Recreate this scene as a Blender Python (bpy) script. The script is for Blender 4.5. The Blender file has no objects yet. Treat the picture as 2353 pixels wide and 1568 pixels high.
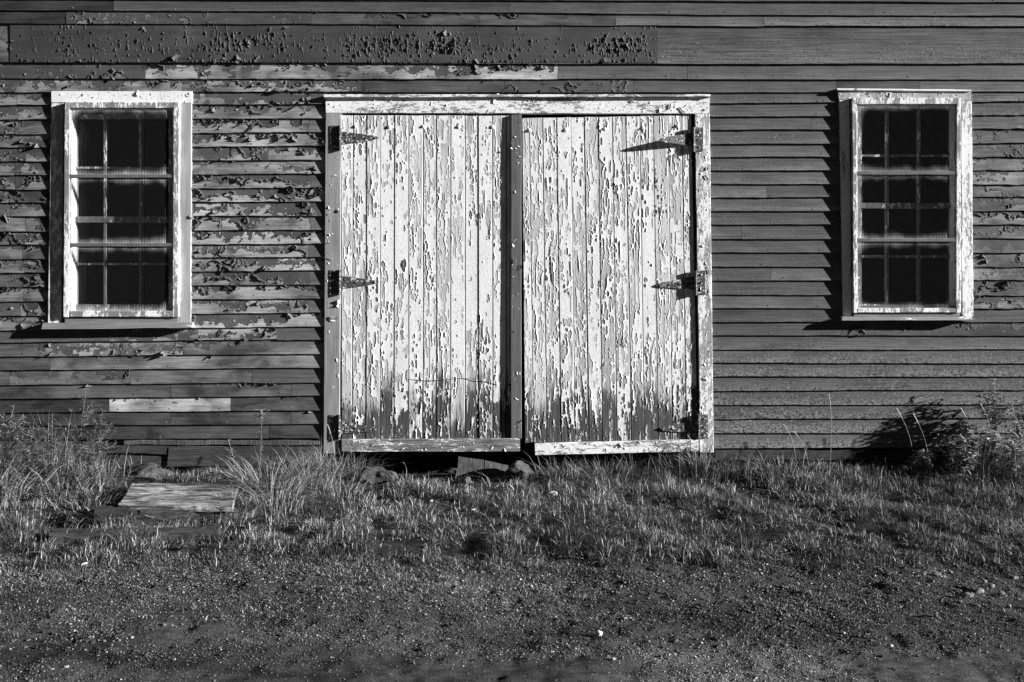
import bpy, math, random
import numpy as np

# ------------------------------------------------------------------ camera, sky, sun, exposure
SC = bpy.context.scene
COL = SC.collection
F, D, H, HY = 2288.0, 7.625, 1.55, 630.0      # focal length (px of a 2353 px wide frame), distance, eye height, horizon row
cam = bpy.data.cameras.new("camera")
cam.sensor_width = 36.0
cam.lens = 35.0
cam.shift_y = -(784.0 - HY) / 2353.0
cam.clip_start, cam.clip_end = 0.05, 2000.0
co = bpy.data.objects.new("camera", cam)
COL.objects.link(co)
co.location = (0, -D, H)
co.rotation_euler = (math.radians(90), 0, 0)
SC.camera = co

SUN = np.array([4.0, -1.0, 1.12])             # towards the sun
SUN_EL = math.atan2(SUN[2], math.hypot(SUN[0], SUN[1]))
SUN_AZ = math.atan2(SUN[0], SUN[1])
w = bpy.data.worlds.new("World")
SC.world = w
w.use_nodes = True
nt = w.node_tree
bg = nt.nodes["Background"]
sky = nt.nodes.new("ShaderNodeTexSky")
sky.sky_type = 'NISHITA'
sky.sun_disc = False
sky.sun_elevation = SUN_EL
sky.sun_rotation = SUN_AZ
sky.air_density = 0.3
sky.altitude = 12000.0
sky.dust_density = 0.0
bw = nt.nodes.new("ShaderNodeSeparateColor")   # black and white through a red filter: the blue sky comes out dark
nt.links.new(sky.outputs[0], bw.inputs[0])
nt.links.new(bw.outputs[0], bg.inputs[0])
bg.inputs[1].default_value = 0.05
sl = bpy.data.lights.new("sun", 'SUN')
sl.energy = 5.0
sl.angle = math.radians(0.5)
so = bpy.data.objects.new("sun", sl)
COL.objects.link(so)
from mathutils import Vector
so.rotation_euler = Vector(SUN).to_track_quat('Z', 'Y').to_euler()
so.location = (8, -6, 6)
SC.view_settings.view_transform = 'Standard'
SC.view_settings.look = 'None'
SC.view_settings.exposure = 1.42
SC.view_settings.gamma = 1.0

rng = np.random.default_rng(7)
random.seed(7)
U = rng.uniform


# ------------------------------------------------------------------ helpers
def W(px, py, d=0.0):
    """point of the wall seen at (px, py) in the photo, standing d metres proud of the wall plane"""
    k = (D - d) / F
    return np.array([(px - 1176.5) * k, -d, H + (HY - py) * k])


def G(px, py, z=0.0):
    """point on level ground of height z"""
    t = F * (H - z) / (py - HY)
    return np.array([(px - 1176.5) / F * t, t - D, z])


def fbm1(x, seed, octs=4, f0=1.0, gain=0.5):
    r = np.random.default_rng(seed)
    tab = r.uniform(-1, 1, 4096)
    x = np.asarray(x, float)
    out = np.zeros_like(x)
    a = 1.0
    for o in range(octs):
        t = x * f0 * (2 ** o) + 37.7 * o
        i = np.floor(t).astype(int)
        f = t - i
        out += a * ((1 - f) * tab[i % 4096] + f * tab[(i + 1) % 4096])
        a *= gain
    return out


def fbm2(x, y, seed, octs=4, f0=1.0, gain=0.5):
    r = np.random.default_rng(seed)
    tab = r.uniform(-1, 1, (256, 256))
    x = np.asarray(x, float); y = np.asarray(y, float)
    out = np.zeros(np.broadcast(x, y).shape)
    a = 1.0
    for o in range(octs):
        tx = x * f0 * (2 ** o) + 17.3 * o
        ty = y * f0 * (2 ** o) + 41.9 * o
        ix = np.floor(tx).astype(int); iy = np.floor(ty).astype(int)
        fx = tx - ix; fy = ty - iy
        fx = fx * fx * (3 - 2 * fx); fy = fy * fy * (3 - 2 * fy)
        g = lambda a_, b_: tab[a_ % 256, b_ % 256]
        out += a * ((g(ix, iy) * (1 - fx) + g(ix + 1, iy) * fx) * (1 - fy)
                    + (g(ix, iy + 1) * (1 - fx) + g(ix + 1, iy + 1) * fx) * fy)
        a *= gain
    return out


class MB:
    """collects vertices, faces and per-vertex float attributes, then links ONE mesh object"""
    def __init__(self):
        self.v = []; self.f = []; self.a = []; self.n = 0; self.names = set()

    def add(self, vs, fs, **at):
        vs = np.asarray(vs, float).reshape(-1, 3)
        self.v.append(vs)
        for f in fs:
            f = np.asarray(f, int)
            if f.size:
                self.f.append(f.reshape(-1, f.shape[-1]) + self.n)
        self.a.append((len(vs), at))
        self.names |= set(at)
        self.n += len(vs)

    def build(self, name, mat, parent=None, smooth=False, origin=(0, 0, 0)):
        V = np.concatenate(self.v) - np.asarray(origin, float)
        loops = np.concatenate([f.ravel() for f in self.f])
        sizes = np.concatenate([np.full(len(f), f.shape[1]) for f in self.f])
        starts = np.concatenate([[0], np.cumsum(sizes)[:-1]])
        me = bpy.data.meshes.new(name)
        me.vertices.add(len(V)); me.vertices.foreach_set("co", V.astype(np.float32).ravel())
        me.loops.add(len(loops)); me.loops.foreach_set("vertex_index", loops.astype(np.int32))
        me.polygons.add(len(sizes)); me.polygons.foreach_set("loop_start", starts.astype(np.int32))
        me.update(calc_edges=True)
        me.polygons.foreach_set("use_smooth", np.full(len(sizes), bool(smooth)))
        for nm in self.names:
            arr = np.concatenate([np.broadcast_to(np.asarray(at.get(nm, 0.0), float), (n,)) for n, at in self.a])
            me.attributes.new(nm, 'FLOAT', 'POINT').data.foreach_set("value", arr.astype(np.float32))
        me.materials.append(mat)
        o = bpy.data.objects.new(name, me)
        COL.objects.link(o)
        o.location = origin
        if parent is not None:
            o.parent = parent
            o.location = np.asarray(origin, float) - np.asarray(WORLD.get(parent.name, (0, 0, 0)), float)
        WORLD[o.name] = tuple(origin)
        return o


WORLD = {}


def thing(name, label, cat, loc=(0, 0, 0), group=None):
    o = bpy.data.objects.new(name, None)
    o.empty_display_size = 0.1
    COL.objects.link(o)
    o.location = loc
    WORLD[o.name] = tuple(loc)
    return tag(o, label, cat, group)


def tag(o, label=None, cat=None, group=None, kind=None):
    if label: o["label"] = label
    if cat: o["category"] = cat
    if group: o["group"] = group
    if kind: o["kind"] = kind
    return o


def grid_faces(nr, nc, close=False):
    i = np.arange(nr - 1)[:, None]
    j = np.arange(nc if close else nc - 1)[None, :]
    a = i * nc + j
    b = i * nc + (j + 1) % nc
    return np.stack([a, b, b + nc, a + nc], -1).reshape(-1, 4)


def slab(mb, tl, tr, br, bl, d0, d1, jit=0.0012, cham=0.003, step=0.05, vert=None, slope=0.0, **at):
    """a board given by its four corners in the photo, from depth d0 to d1; chamfered, its edges slightly uneven"""
    TL, TR, BR, BL = [W(*c, d1) for c in (tl, tr, br, bl)]
    if vert is None:
        vert = np.linalg.norm(TL - BL) > np.linalg.norm(TL - TR)
    if vert:
        a0, b0, a1, b1 = TL, TR, BL, BR
    else:
        a0, b0, a1, b1 = BL, TL, BR, TR
    L = np.linalg.norm((a1 + b1) / 2 - (a0 + b0) / 2)
    n = max(3, int(L / step) + 1)
    t = np.linspace(0, 1, n)[:, None]
    A = a0 + (a1 - a0) * t
    B = b0 + (b1 - b0) * t
    sd = int(rng.integers(1e6))
    s = t[:, 0] * L
    ac = (B - A); wid = np.linalg.norm(ac, axis=1, keepdims=True); ac = ac / wid
    A = A + ac * (fbm1(s, sd, 4, 6) * jit)[:, None]
    B = B + ac * (fbm1(s, sd + 1, 4, 6) * jit)[:, None]
    dep = (fbm1(s, sd + 2, 3, 2) * jit * 0.8)[:, None] * np.array([[0, -1, 0]])
    out = np.array([[0, 1.0, 0]])
    ring = [A + out * (d1 - d0), A + out * cham + dep, A + ac * cham + dep,
            B - ac * cham + dep + out * slope, B + out * (cham + slope) + dep, B + out * (d1 - d0)]
    P = np.stack(ring, 1).reshape(-1, 3)
    at2 = {}
    for k, v in at.items():
        at2[k] = np.repeat(v(t[:, 0]), 6) if callable(v) else v
    caps = np.array([[5, 4, 3, 2, 1, 0], np.arange(6) + (n - 1) * 6])
    if 'u' not in at2:
        at2['u'] = np.tile(np.array([0, 0.02, 0.05, 0.95, 0.98, 1.0]), n)
    mb.add(P, [grid_faces(n, 6, True), caps], **at2)


def box(mb, x0, x1, y0, y1, z0, z1, **at):
    v = [(x, y, z) for x in (x0, x1) for y in (y0, y1) for z in (z0, z1)]
    f = [(0, 1, 3, 2), (4, 6, 7, 5), (0, 4, 5, 1), (2, 3, 7, 6), (0, 2, 6, 4), (1, 5, 7, 3)]
    mb.add(v, [np.array(f)], **at)


def flakes(mb, X, N, Dr, w_, l_, th0, th1, seed, **at):
    """curled paint flakes: attach points X, surface normals N, growth directions Dr (unit, in the surface)"""
    n = len(X)
    r = np.random.default_rng(seed)
    nu, ntt = 5, 5
    S = np.cross(N, Dr)
    t = np.linspace(0, 1, ntt)
    th = th0[:, None] + (th1 - th0)[:, None] * t[None, :] ** 1.3
    dt = l_[:, None] / (ntt - 1)
    ca = np.concatenate([np.zeros((n, 1)), np.cumsum(np.cos((th[:, 1:] + th[:, :-1]) / 2) * dt, 1)], 1)
    sa = np.concatenate([np.zeros((n, 1)), np.cumsum(np.sin((th[:, 1:] + th[:, :-1]) / 2) * dt, 1)], 1)
    u = np.linspace(-1, 1, nu)
    jag = r.uniform(0.45, 1.1, (n, nu))
    jag[:, 0] *= r.uniform(0.2, 0.9, n); jag[:, -1] *= r.uniform(0.2, 0.9, n)
    sk = r.uniform(-0.6, 0.6, n)
    tap = r.uniform(0.0, 0.7, n)
    pos = np.zeros((n, ntt, nu, 3))
    cup = r.uniform(-0.25, 0.5, n)
    for k in range(ntt):
        for j in range(nu):
            tt = t[k] * jag[:, j]
            a_ = ca[:, k] * jag[:, j]
            s_ = sa[:, k] * jag[:, j] + cup * (u[j] ** 2) * l_ * 0.5 * t[k]
            ww = u[j] * w_ / 2 * (1 - tap * tt) + sk * l_ * tt * 0.5
            pos[:, k, j] = X + Dr * a_[:, None] + N * (s_[:, None] + 0.0012) + S * ww[:, None]
    gf = grid_faces(ntt, nu)
    Fc = (gf[None] + (np.arange(n) * ntt * nu)[:, None, None]).reshape(-1, 4)
    at = {k: (np.repeat(v, ntt * nu) if np.ndim(v) else v) for k, v in at.items()}
    mb.add(pos.reshape(-1, 3), [Fc], **at)


def Wv(px, py, d):
    k = (D - d) / F
    return np.stack([(px - 1176.5) * k, -d + 0 * px, H + (HY - py) * k], -1)


def shift(a, i, j):
    p = np.pad(a, 1, mode='edge')
    return p[1 + i:1 + i + a.shape[0], 1 + j:1 + j + a.shape[1]]


def sheet(mb, B, mask, A, Lc, shrink=0.6, jit=0.0017, off_wall=0.0008, power=1.7, bump=0.0, **at):
    """a skin of paint over the grid of points B: torn where mask is False, its torn edges lifting and curling off the wood"""
    nv, nx = mask.shape
    cur = mask.copy(); d = np.zeros(mask.shape)
    for _ in range(int(np.max(Lc)) + 2):
        d += cur
        cur = cur & shift(cur, 1, 0) & shift(cur, -1, 0) & shift(cur, 0, 1) & shift(cur, 0, -1)
    t = np.clip(1 - (d - 1) / Lc, 0, 1) * mask
    lift = A * t ** power + bump
    m = mask.astype(float)
    for _ in range(3):
        m = (m * 2 + shift(m, 1, 0) + shift(m, -1, 0) + shift(m, 0, 1) + shift(m, 0, -1)) / 6
    gv_, gx_ = np.gradient(m)
    ln = np.hypot(gv_, gx_) + 1e-4
    up_ = 1.0 if B[-1, 0, 2] > B[0, 0, 2] else -1.0
    P = B.copy()
    P[..., 1] -= off_wall + lift
    P[..., 0] += gx_ / ln * lift * shrink + U(-jit, jit, mask.shape)
    P[..., 2] += up_ * gv_ / ln * lift * shrink + U(-jit, jit, mask.shape)
    f = grid_faces(nv, nx)
    ok = mask.ravel()[f].all(1)
    f = f[ok]
    used = np.unique(f)
    if not len(used):
        return
    idx = np.full(nv * nx, -1); idx[used] = np.arange(len(used))
    at2 = {k: (v.ravel()[used] if np.ndim(v) == 2 else v) for k, v in at.items()}
    mb.add(P.reshape(-1, 3)[used], [idx[f]], **at2)


def tube(mb, pts, rad, sides=5, **at):
    pts = np.asarray(pts, float)
    n = len(pts)
    rad = np.broadcast_to(np.asarray(rad, float), (n,))
    T = np.gradient(pts, axis=0)
    T /= np.linalg.norm(T, axis=1, keepdims=True) + 1e-9
    ref = np.where(np.abs(T[:, 2:3]) > 0.9, np.array([[1.0, 0, 0]]), np.array([[0, 0, 1.0]]))
    A = np.cross(T, ref); A /= np.linalg.norm(A, axis=1, keepdims=True) + 1e-9
    B = np.cross(T, A)
    an = np.arange(sides) / sides * 2 * np.pi
    P = pts[:, None] + rad[:, None, None] * (A[:, None] * np.cos(an)[None, :, None] + B[:, None] * np.sin(an)[None, :, None])
    caps = np.array([np.arange(sides)[::-1], np.arange(sides) + (n - 1) * sides])
    mb.add(P.reshape(-1, 3), [grid_faces(n, sides, True), caps], **at)


# ------------------------------------------------------------------ materials
def dome(mb, c, r, h, n=9, **at):
    pts = []
    for k, (f, g) in enumerate(((1.0, 0.0), (0.9, 0.5), (0.55, 0.9), (0.12, 1.0))):
        a = np.arange(n) / n * 2 * np.pi
        pts.append(np.stack([c[0] + np.cos(a) * r * f, np.full(n, c[1] - h * g), c[2] + np.sin(a) * r * f], -1))
    mb.add(np.concatenate(pts), [grid_faces(4, n, True), np.array([np.arange(n) + 3 * n])], **at)


class NT:
    def __init__(self, name):
        self.m = bpy.data.materials.new(name)
        self.m.use_nodes = True
        self.t = self.m.node_tree
        self.b = self.t.nodes["Principled BSDF"]
        self.out = self.t.nodes["Material Output"]
        self.pos = self.node("ShaderNodeNewGeometry").outputs["Position"]

    def node(self, ty, **kw):
        n = self.t.nodes.new(ty)
        for k, v in kw.items():
            setattr(n, k, v)
        return n

    def put(self, sock, v):
        if hasattr(v, "links") or hasattr(v, "is_linked"):
            self.t.links.new(v, sock)
        else:
            try:
                sock.default_value = v
            except Exception:
                sock.default_value = (v, v, v, 1.0) if len(sock.default_value) == 4 else (v, v, v)

    def attr(self, nm):
        return self.node("ShaderNodeAttribute", attribute_name=nm).outputs["Fac"]

    def mul(self, vec, s):
        n = self.node("ShaderNodeVectorMath", operation='MULTIPLY')
        self.put(n.inputs[0], vec); n.inputs[1].default_value = s
        return n.outputs[0]

    def noise(self, s, scale=1.0, detail=4.0, rough=0.55, dist=0.0, off=None):
        v = self.mul(self.pos, s) if not np.isscalar(s) else self.mul(self.pos, (s, s, s))
        if off is not None:
            n2 = self.node("ShaderNodeVectorMath", operation='ADD')
            self.put(n2.inputs[0], v)
            cb = self.node("ShaderNodeCombineXYZ")
            for i in range(3): self.put(cb.inputs[i], off)
            self.put(n2.inputs[1], cb.outputs[0])
            v = n2.outputs[0]
        n = self.node("ShaderNodeTexNoise")
        self.put(n.inputs["Vector"], v)
        n.inputs["Scale"].default_value = scale
        n.inputs["Detail"].default_value = detail
        n.inputs["Roughness"].default_value = rough
        n.inputs["Distortion"].default_value = dist
        return n.outputs["Fac"]

    def voro(self, s, scale=1.0, feature='F1', out="Distance", rnd=1.0):
        v = self.mul(self.pos, s) if not np.isscalar(s) else self.mul(self.pos, (s, s, s))
        n = self.node("ShaderNodeTexVoronoi", feature=feature)
        self.put(n.inputs["Vector"], v)
        n.inputs["Scale"].default_value = scale
        n.inputs["Randomness"].default_value = rnd
        return n.outputs[out]

    def m_(self, op, a, b=0.0, c=0.0, clamp=False):
        n = self.node("ShaderNodeMath", operation=op, use_clamp=clamp)
        self.put(n.inputs[0], a); self.put(n.inputs[1], b); self.put(n.inputs[2], c)
        return n.outputs[0]

    def ramp(self, v, lo, hi, a=0.0, b=1.0, smooth=True):
        n = self.node("ShaderNodeMapRange", interpolation_type='SMOOTHSTEP' if smooth else 'LINEAR')
        n.clamp = True
        self.put(n.inputs["Value"], v)
        self.put(n.inputs["From Min"], lo); self.put(n.inputs["From Max"], hi)
        self.put(n.inputs["To Min"], a); self.put(n.inputs["To Max"], b)
        return n.outputs["Result"]

    def mix(self, f, a, b):
        n = self.node("ShaderNodeMix", data_type='FLOAT')
        n.clamp_factor = True
        self.put(n.inputs[0], f); self.put(n.inputs[2], a); self.put(n.inputs[3], b)
        return n.outputs[0]

    def grey(self, v):
        n = self.node("ShaderNodeCombineColor")
        for i in range(3): self.put(n.inputs[i], v)
        return n.outputs[0]

    def done(self, col, height=None, dist=0.003, strength=1.0, rough=0.75, spec=0.25):
        self.put(self.b.inputs["Base Color"], self.grey(col))
        self.put(self.b.inputs["Roughness"], rough)
        self.put(self.b.inputs["Specular IOR Level"], spec)
        if height is not None:
            bp = self.node("ShaderNodeBump")
            bp.inputs["Strength"].default_value = strength
            bp.inputs["Distance"].default_value = dist
            self.put(bp.inputs["Height"], height)
            self.t.links.new(bp.outputs[0], self.b.inputs["Normal"])
        return self.m


def mat_siding():
    k = NT("peeling_dark_barn_paint")
    v, edge, tone, bare = k.attr("v"), k.attr("edge"), k.attr("tone"), k.attr("bare")
    chip, rough, off = k.attr("chip"), k.attr("grain"), k.attr("off")
    nmed = k.noise((11, 11, 20), 1.0, 8, 0.68, 0.6, off)
    nfin = k.noise((45, 45, 70), 1.0, 3, 0.6, 0.0, off)
    gr = k.noise((2.2, 40, 85), 1.0, 7, 0.65, 0.3, off)
    gr2 = k.noise((5.0, 80, 260), 1.0, 4, 0.6, 0.2, off)
    low = k.noise((2.6, 1, 7.0), 1.0, 5, 0.6, 0.5, off)
    d = k.m_('SUBTRACT', v, edge)
    d = k.m_('ADD', d, k.m_('MULTIPLY', k.m_('SUBTRACT', nmed, 0.5), 1.5))
    d = k.m_('ADD', d, k.m_('MULTIPLY', k.m_('SUBTRACT', nfin, 0.5), 0.35))
    mask = k.ramp(d, -0.03, 0.03)
    # little chips, mostly along the lower edge of a board
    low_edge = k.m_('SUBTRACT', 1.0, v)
    cn = k.noise((70, 70, 95), 1.0, 2, 0.5, 0.0, off)
    zone = k.noise((3.5, 2, 6), 1.0, 3, 0.6, 0.0, off)
    thr = k.m_('SUBTRACT', 0.745, k.m_('MULTIPLY', chip, k.m_('ADD', k.m_('MULTIPLY', low_edge, 0.12), k.m_('MULTIPLY', zone, 0.20))))
    cm = k.ramp(k.m_('SUBTRACT', cn, thr), -0.012, 0.012)
    mask2 = k.m_('MULTIPLY', mask, k.m_('SUBTRACT', 1.0, cm))
    pc = k.m_('MULTIPLY', tone, k.ramp(low, 0.28, 0.72, 0.68, 1.32, False))
    pc = k.m_('MULTIPLY', pc, k.mix(rough, k.ramp(gr, 0.3, 0.7, 0.80, 1.2, False), k.ramp(gr, 0.36, 0.64, 0.25, 1.7, False)))
    pcr = k.ramp(gr2, 0.34, 0.41, 0.25, 1.0)
    pc = k.m_('MULTIPLY', pc, k.mix(k.m_('MULTIPLY', k.ramp(zone, 0.45, 0.62), k.ramp(rough, 0.05, 0.6)), 1.0, pcr))
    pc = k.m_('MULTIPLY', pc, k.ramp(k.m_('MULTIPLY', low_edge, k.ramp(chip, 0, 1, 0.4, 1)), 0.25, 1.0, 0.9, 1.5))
    wc = k.m_('MULTIPLY', bare, k.ramp(gr, 0.3, 0.72, 0.55, 1.35, False))
    wc = k.m_('MULTIPLY', wc, k.ramp(low, 0.35, 0.66, 0.38, 1.75, False))
    crack = k.ramp(gr2, 0.33, 0.42, 0.30, 1.0)
    wc = k.m_('MULTIPLY', wc, k.mix(k.ramp(rough, 0.0, 1.0, 0.25, 1.0), 1.0, crack))
    chc = k.mix(k.ramp(nfin, 0.45, 0.55), 0.022, k.m_('MULTIPLY', tone, 2.3))
    wc = k.mix(k.m_('MULTIPLY', mask, cm), wc, chc)
    col = k.mix(mask2, wc, pc)
    hgt = k.m_('ADD', k.m_('MULTIPLY', mask2, 0.55), k.m_('MULTIPLY', gr, k.mix(rough, 0.25, 0.9)))
    hgt = k.m_('ADD', hgt, k.m_('MULTIPLY', nfin, 0.22))
    hgt = k.m_('ADD', hgt, k.m_('MULTIPLY', k.m_('MULTIPLY', crack, rough), 0.35))
    return k.done(col, hgt, 0.0032, 0.9, 0.72, 0.3)


def mat_white(name, vertical=True):
    """old white paint flaking off grey wood"""
    k = NT(name)
    bare, dirt, off, wood = k.attr("bare"), k.attr("dirt"), k.attr("off"), k.attr("wood")
    s = (lambda a, b: (a, a, b)) if vertical else (lambda a, b: (b, a, a))
    n1 = k.noise(s(48, 13), 1.0, 8, 0.74, 0.5, off)
    n2 = k.noise(s(10, 2.4), 1.0, 3, 0.55, 0.2, off)
    n3 = k.noise(s(95, 38), 1.0, 3, 0.6, 0.0, off)
    gr = k.noise(s(150, 3.0), 1.0, 6, 0.62, 0.2, off)
    gr2 = k.noise(s(330, 7.0), 1.0, 3, 0.6, 0.0, off)
    f = k.m_('ADD', k.m_('MULTIPLY', n1, 0.62), k.m_('MULTIPLY', n2, 0.38))
    f = k.m_('ADD', f, k.m_('MULTIPLY', k.m_('SUBTRACT', n3, 0.5), 0.14))
    thr = k.m_('ADD', 0.28, k.m_('MULTIPLY', bare, 0.44))
    e = k.m_('SUBTRACT', f, thr)
    mask = k.ramp(e, -0.008, 0.008)
    rim = k.m_('MULTIPLY', k.ramp(e, -0.030, -0.006), k.m_('SUBTRACT', 1.0, mask))      # crevice shadow painted in along the paint's edge
    pit = k.ramp(k.noise(s(120, 48), 1.0, 4, 0.7, 0.3, off), 0.60, 0.64)
    pc = k.m_('MULTIPLY', k.ramp(n3, 0.3, 0.7, 0.84, 1.04, False), k.ramp(n2, 0.3, 0.7, 0.78, 0.92, False))
    pc = k.mix(k.m_('MULTIPLY', pit, k.ramp(bare, 0.0, 0.5, 0.6, 0.85)), pc, 0.13)
    wc = k.m_('MULTIPLY', wood, k.ramp(gr, 0.28, 0.72, 0.62, 1.32, False))
    wc = k.m_('MULTIPLY', wc, k.ramp(gr2, 0.30, 0.44, 0.62, 1.0))
    wc = k.m_('MULTIPLY', wc, k.ramp(n2, 0.3, 0.7, 0.8, 1.2, False))
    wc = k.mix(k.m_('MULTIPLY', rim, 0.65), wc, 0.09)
    dn = k.m_('ADD', k.m_('MULTIPLY', k.noise(s(90, 7), 1.0, 5, 0.7, 0.3, off), 0.75), k.m_('MULTIPLY', k.noise(s(16, 2.2), 1.0, 4, 0.6, 0.3, off), 0.35))
    dn = k.m_('SUBTRACT', dn, 0.05)
    dm = k.ramp(k.m_('ADD', dn, k.m_('MULTIPLY', k.m_('SUBTRACT', dirt, 1.0), 0.42)), 0.37, 0.56)   # rot and mould where the wood stays wet
    dwc = k.mix(dm, wc, k.m_('MULTIPLY', 0.06, k.ramp(gr, 0.34, 0.66, 0.2, 2.2, False)))
    mask_d = k.m_('MULTIPLY', mask, k.m_('SUBTRACT', 1.0, k.m_('MULTIPLY', dm, k.ramp(n3, 0.42, 0.52))))
    pc = k.mix(k.m_("MULTIPLY", dm, 0.62), pc, 0.14)
    col = k.mix(mask_d, dwc, pc)
    hgt = k.m_('ADD', k.m_('MULTIPLY', mask_d, 0.6), k.m_('MULTIPLY', gr, 0.30))
    hgt = k.m_('ADD', hgt, k.m_('MULTIPLY', n3, 0.30))
    return k.done(col, hgt, 0.0024, 0.8, 0.7, 0.25)


def mat_wood(name, base, rough=0.8, vec=(3, 60, 60), var=1.0, blotch=0.0):
    k = NT(name)
    gr = k.noise(vec, 1.0, 7, 0.65, 0.4)
    lo = k.noise((2.5, 2.5, 2.5), 1.0, 4, 0.6)
    fi = k.noise(130, 1.0, 3, 0.6)
    ck = k.noise(tuple(3 * a for a in vec), 1.0, 3, 0.6)
    c = k.m_('MULTIPLY', base, k.ramp(gr, 0.28, 0.72, 1 - 0.65 * var, 1 + 0.6 * var, False))
    c = k.m_('MULTIPLY', c, k.ramp(lo, 0.3, 0.7, 0.6, 1.4, False))
    c = k.m_('MULTIPLY', c, k.ramp(ck, 0.34, 0.42, 0.35, 1.0))
    if blotch:      # dark streaks painted into the colour for grass shadows
        bl = k.ramp(k.noise((5, 16, 16), 1.0, 6, 0.68, 0.6), 0.44, 0.56)
        c = k.m_('MULTIPLY', c, k.mix(k.m_('MULTIPLY', bl, blotch), 1.0, 0.2))
    h = k.m_('ADD', gr, k.m_('MULTIPLY', fi, 0.4))
    return k.done(c, h, 0.006, 0.9, rough, 0.2)


def mat_iron():
    k = NT("rusty_painted_iron")
    n = k.noise(55, 1.0, 4, 0.6, 0.4)
    f = k.noise(190, 1.0, 3, 0.6)
    m = k.ramp(n, 0.58, 0.62)
    c = k.mix(m, k.m_('MULTIPLY', 0.055, k.ramp(f, 0.3, 0.7, 0.5, 1.7, False)), 0.62)
    return k.done(c, k.m_('ADD', k.m_('MULTIPLY', m, 0.5), k.m_('MULTIPLY', f, 0.7)), 0.003, 0.9, 0.65, 0.35)


def mat_stone(name, base):
    k = NT(name)
    a = k.noise(9, 1.0, 6, 0.65, 0.3)
    b = k.noise(70, 1.0, 4, 0.6)
    c = k.m_('MULTIPLY', base, k.ramp(a, 0.3, 0.7, 0.5, 1.5, False))
    c = k.m_('MULTIPLY', c, k.ramp(b, 0.3, 0.7, 0.6, 1.4, False))
    return k.done(c, k.m_('ADD', a, k.m_('MULTIPLY', b, 0.35)), 0.02, 0.8, 0.85, 0.2)


def mat_pebble(name):
    k = NT(name)
    t = k.attr("tone")
    b = k.noise(240, 1.0, 3, 0.6)
    return k.done(k.m_('MULTIPLY', t, k.ramp(b, 0.3, 0.7, 0.75, 1.25, False)), b, 0.001, 0.5, 0.75, 0.25)


def mat_ground():
    k = NT("gravel_and_soil")
    lo = k.noise((0.9, 2.2, 1), 1.0, 5, 0.6, 0.5)
    me = k.noise((9, 14, 9), 1.0, 5, 0.65)
    v1 = k.voro(75.0, 1.0, 'F1', "Distance")
    vc = k.node("ShaderNodeSeparateColor")
    k.put(vc.inputs[0], k.voro(75.0, 1.0, 'F1', "Color"))
    fi = k.noise(230, 1.0, 3, 0.65)
    stone = k.ramp(v1, 0.28, 0.5, 1.0, 0.0)
    dirt = k.m_('MULTIPLY', 0.04, k.ramp(lo, 0.36, 0.66, 0.4, 1.9, False))
    dirt = k.m_('MULTIPLY', dirt, k.ramp(me, 0.3, 0.7, 0.45, 1.6, False))
    dirt = k.m_('MULTIPLY', dirt, k.ramp(fi, 0.3, 0.7, 0.6, 1.4, False))
    sc = k.m_('MULTIPLY', 0.05, k.ramp(vc.outputs[0], 0.0, 1.0, 0.4, 2.0, False))
    c = k.mix(k.m_('MULTIPLY', stone, k.ramp(me, 0.42, 0.6)), dirt, sc)
    soil = k.attr("soil")
    c = k.m_('MULTIPLY', c, k.m_('ADD', 1.0, k.m_('MULTIPLY', k.attr("pale"), 0.9)))
    c = k.mix(soil, c, k.m_('MULTIPLY', c, 0.4))
    h = k.m_('ADD', k.m_('MULTIPLY', fi, 0.8), k.m_('MULTIPLY', me, 1.2))
    return k.done(c, h, 0.016, 1.0, 0.9, 0.12)


def mat_leaf(name, spec=0.3):
    k = NT(name)
    t = k.attr("tone")
    b = k.noise(60, 1.0, 2, 0.5)
    c = k.grey(k.m_('MULTIPLY', t, k.ramp(b, 0.3, 0.7, 0.75, 1.25, False)))
    k.put(k.b.inputs["Base Color"], c)
    k.b.inputs["Roughness"].default_value = 0.55
    k.b.inputs["Specular IOR Level"].default_value = spec
    tr = k.node("ShaderNodeBsdfTranslucent")
    k.put(tr.inputs["Color"], c)
    mx = k.node("ShaderNodeMixShader")
    mx.inputs[0].default_value = 0.12
    k.t.links.new(k.b.outputs[0], mx.inputs[1]); k.t.links.new(tr.outputs[0], mx.inputs[2])
    k.t.links.new(mx.outputs[0], k.out.inputs[0])
    return k.m


def mat_plain(name, c, rough=0.8, spec=0.2):
    k = NT(name)
    n = k.noise(40, 1.0, 4, 0.6)
    return k.done(k.m_('MULTIPLY', c, k.ramp(n, 0.3, 0.7, 0.8, 1.2, False)), n, 0.002, 0.4, rough, spec)


def mat_wire():
    k = NT("painted_wire")
    p = k.attr("paint")
    return k.done(k.mix(p, 0.026, 0.6), None, rough=0.7, spec=0.08)


def mat_glass():
    k = NT("dusty_window_glass")
    n = k.noise((5, 5, 9), 1.0, 5, 0.65, 0.4)
    st = k.noise((60, 60, 2.5), 1.0, 3, 0.6)
    tr = k.node("ShaderNodeBsdfTransparent")
    tr.inputs[0].default_value = (0.75, 0.75, 0.75, 1)
    df = k.node("ShaderNodeBsdfDiffuse")
    df.inputs[0].default_value = (0.5, 0.5, 0.5, 1)
    gl = k.node("ShaderNodeBsdfGlossy")
    gl.inputs["Roughness"].default_value = 0.06
    m1 = k.node("ShaderNodeMixShader")
    k.put(m1.inputs[0], k.m_('ADD', k.ramp(n, 0.55, 0.8, 0.0, 0.02), k.ramp(st, 0.66, 0.8, 0.0, 0.06)))
    k.t.links.new(tr.outputs[0], m1.inputs[1]); k.t.links.new(df.outputs[0], m1.inputs[2])
    m2 = k.node("ShaderNodeMixShader")
    m2.inputs[0].default_value = 0.006
    k.t.links.new(m1.outputs[0], m2.inputs[1]); k.t.links.new(gl.outputs[0], m2.inputs[2])
    k.t.links.new(m2.outputs[0], k.out.inputs[0])
    return k.m


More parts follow.
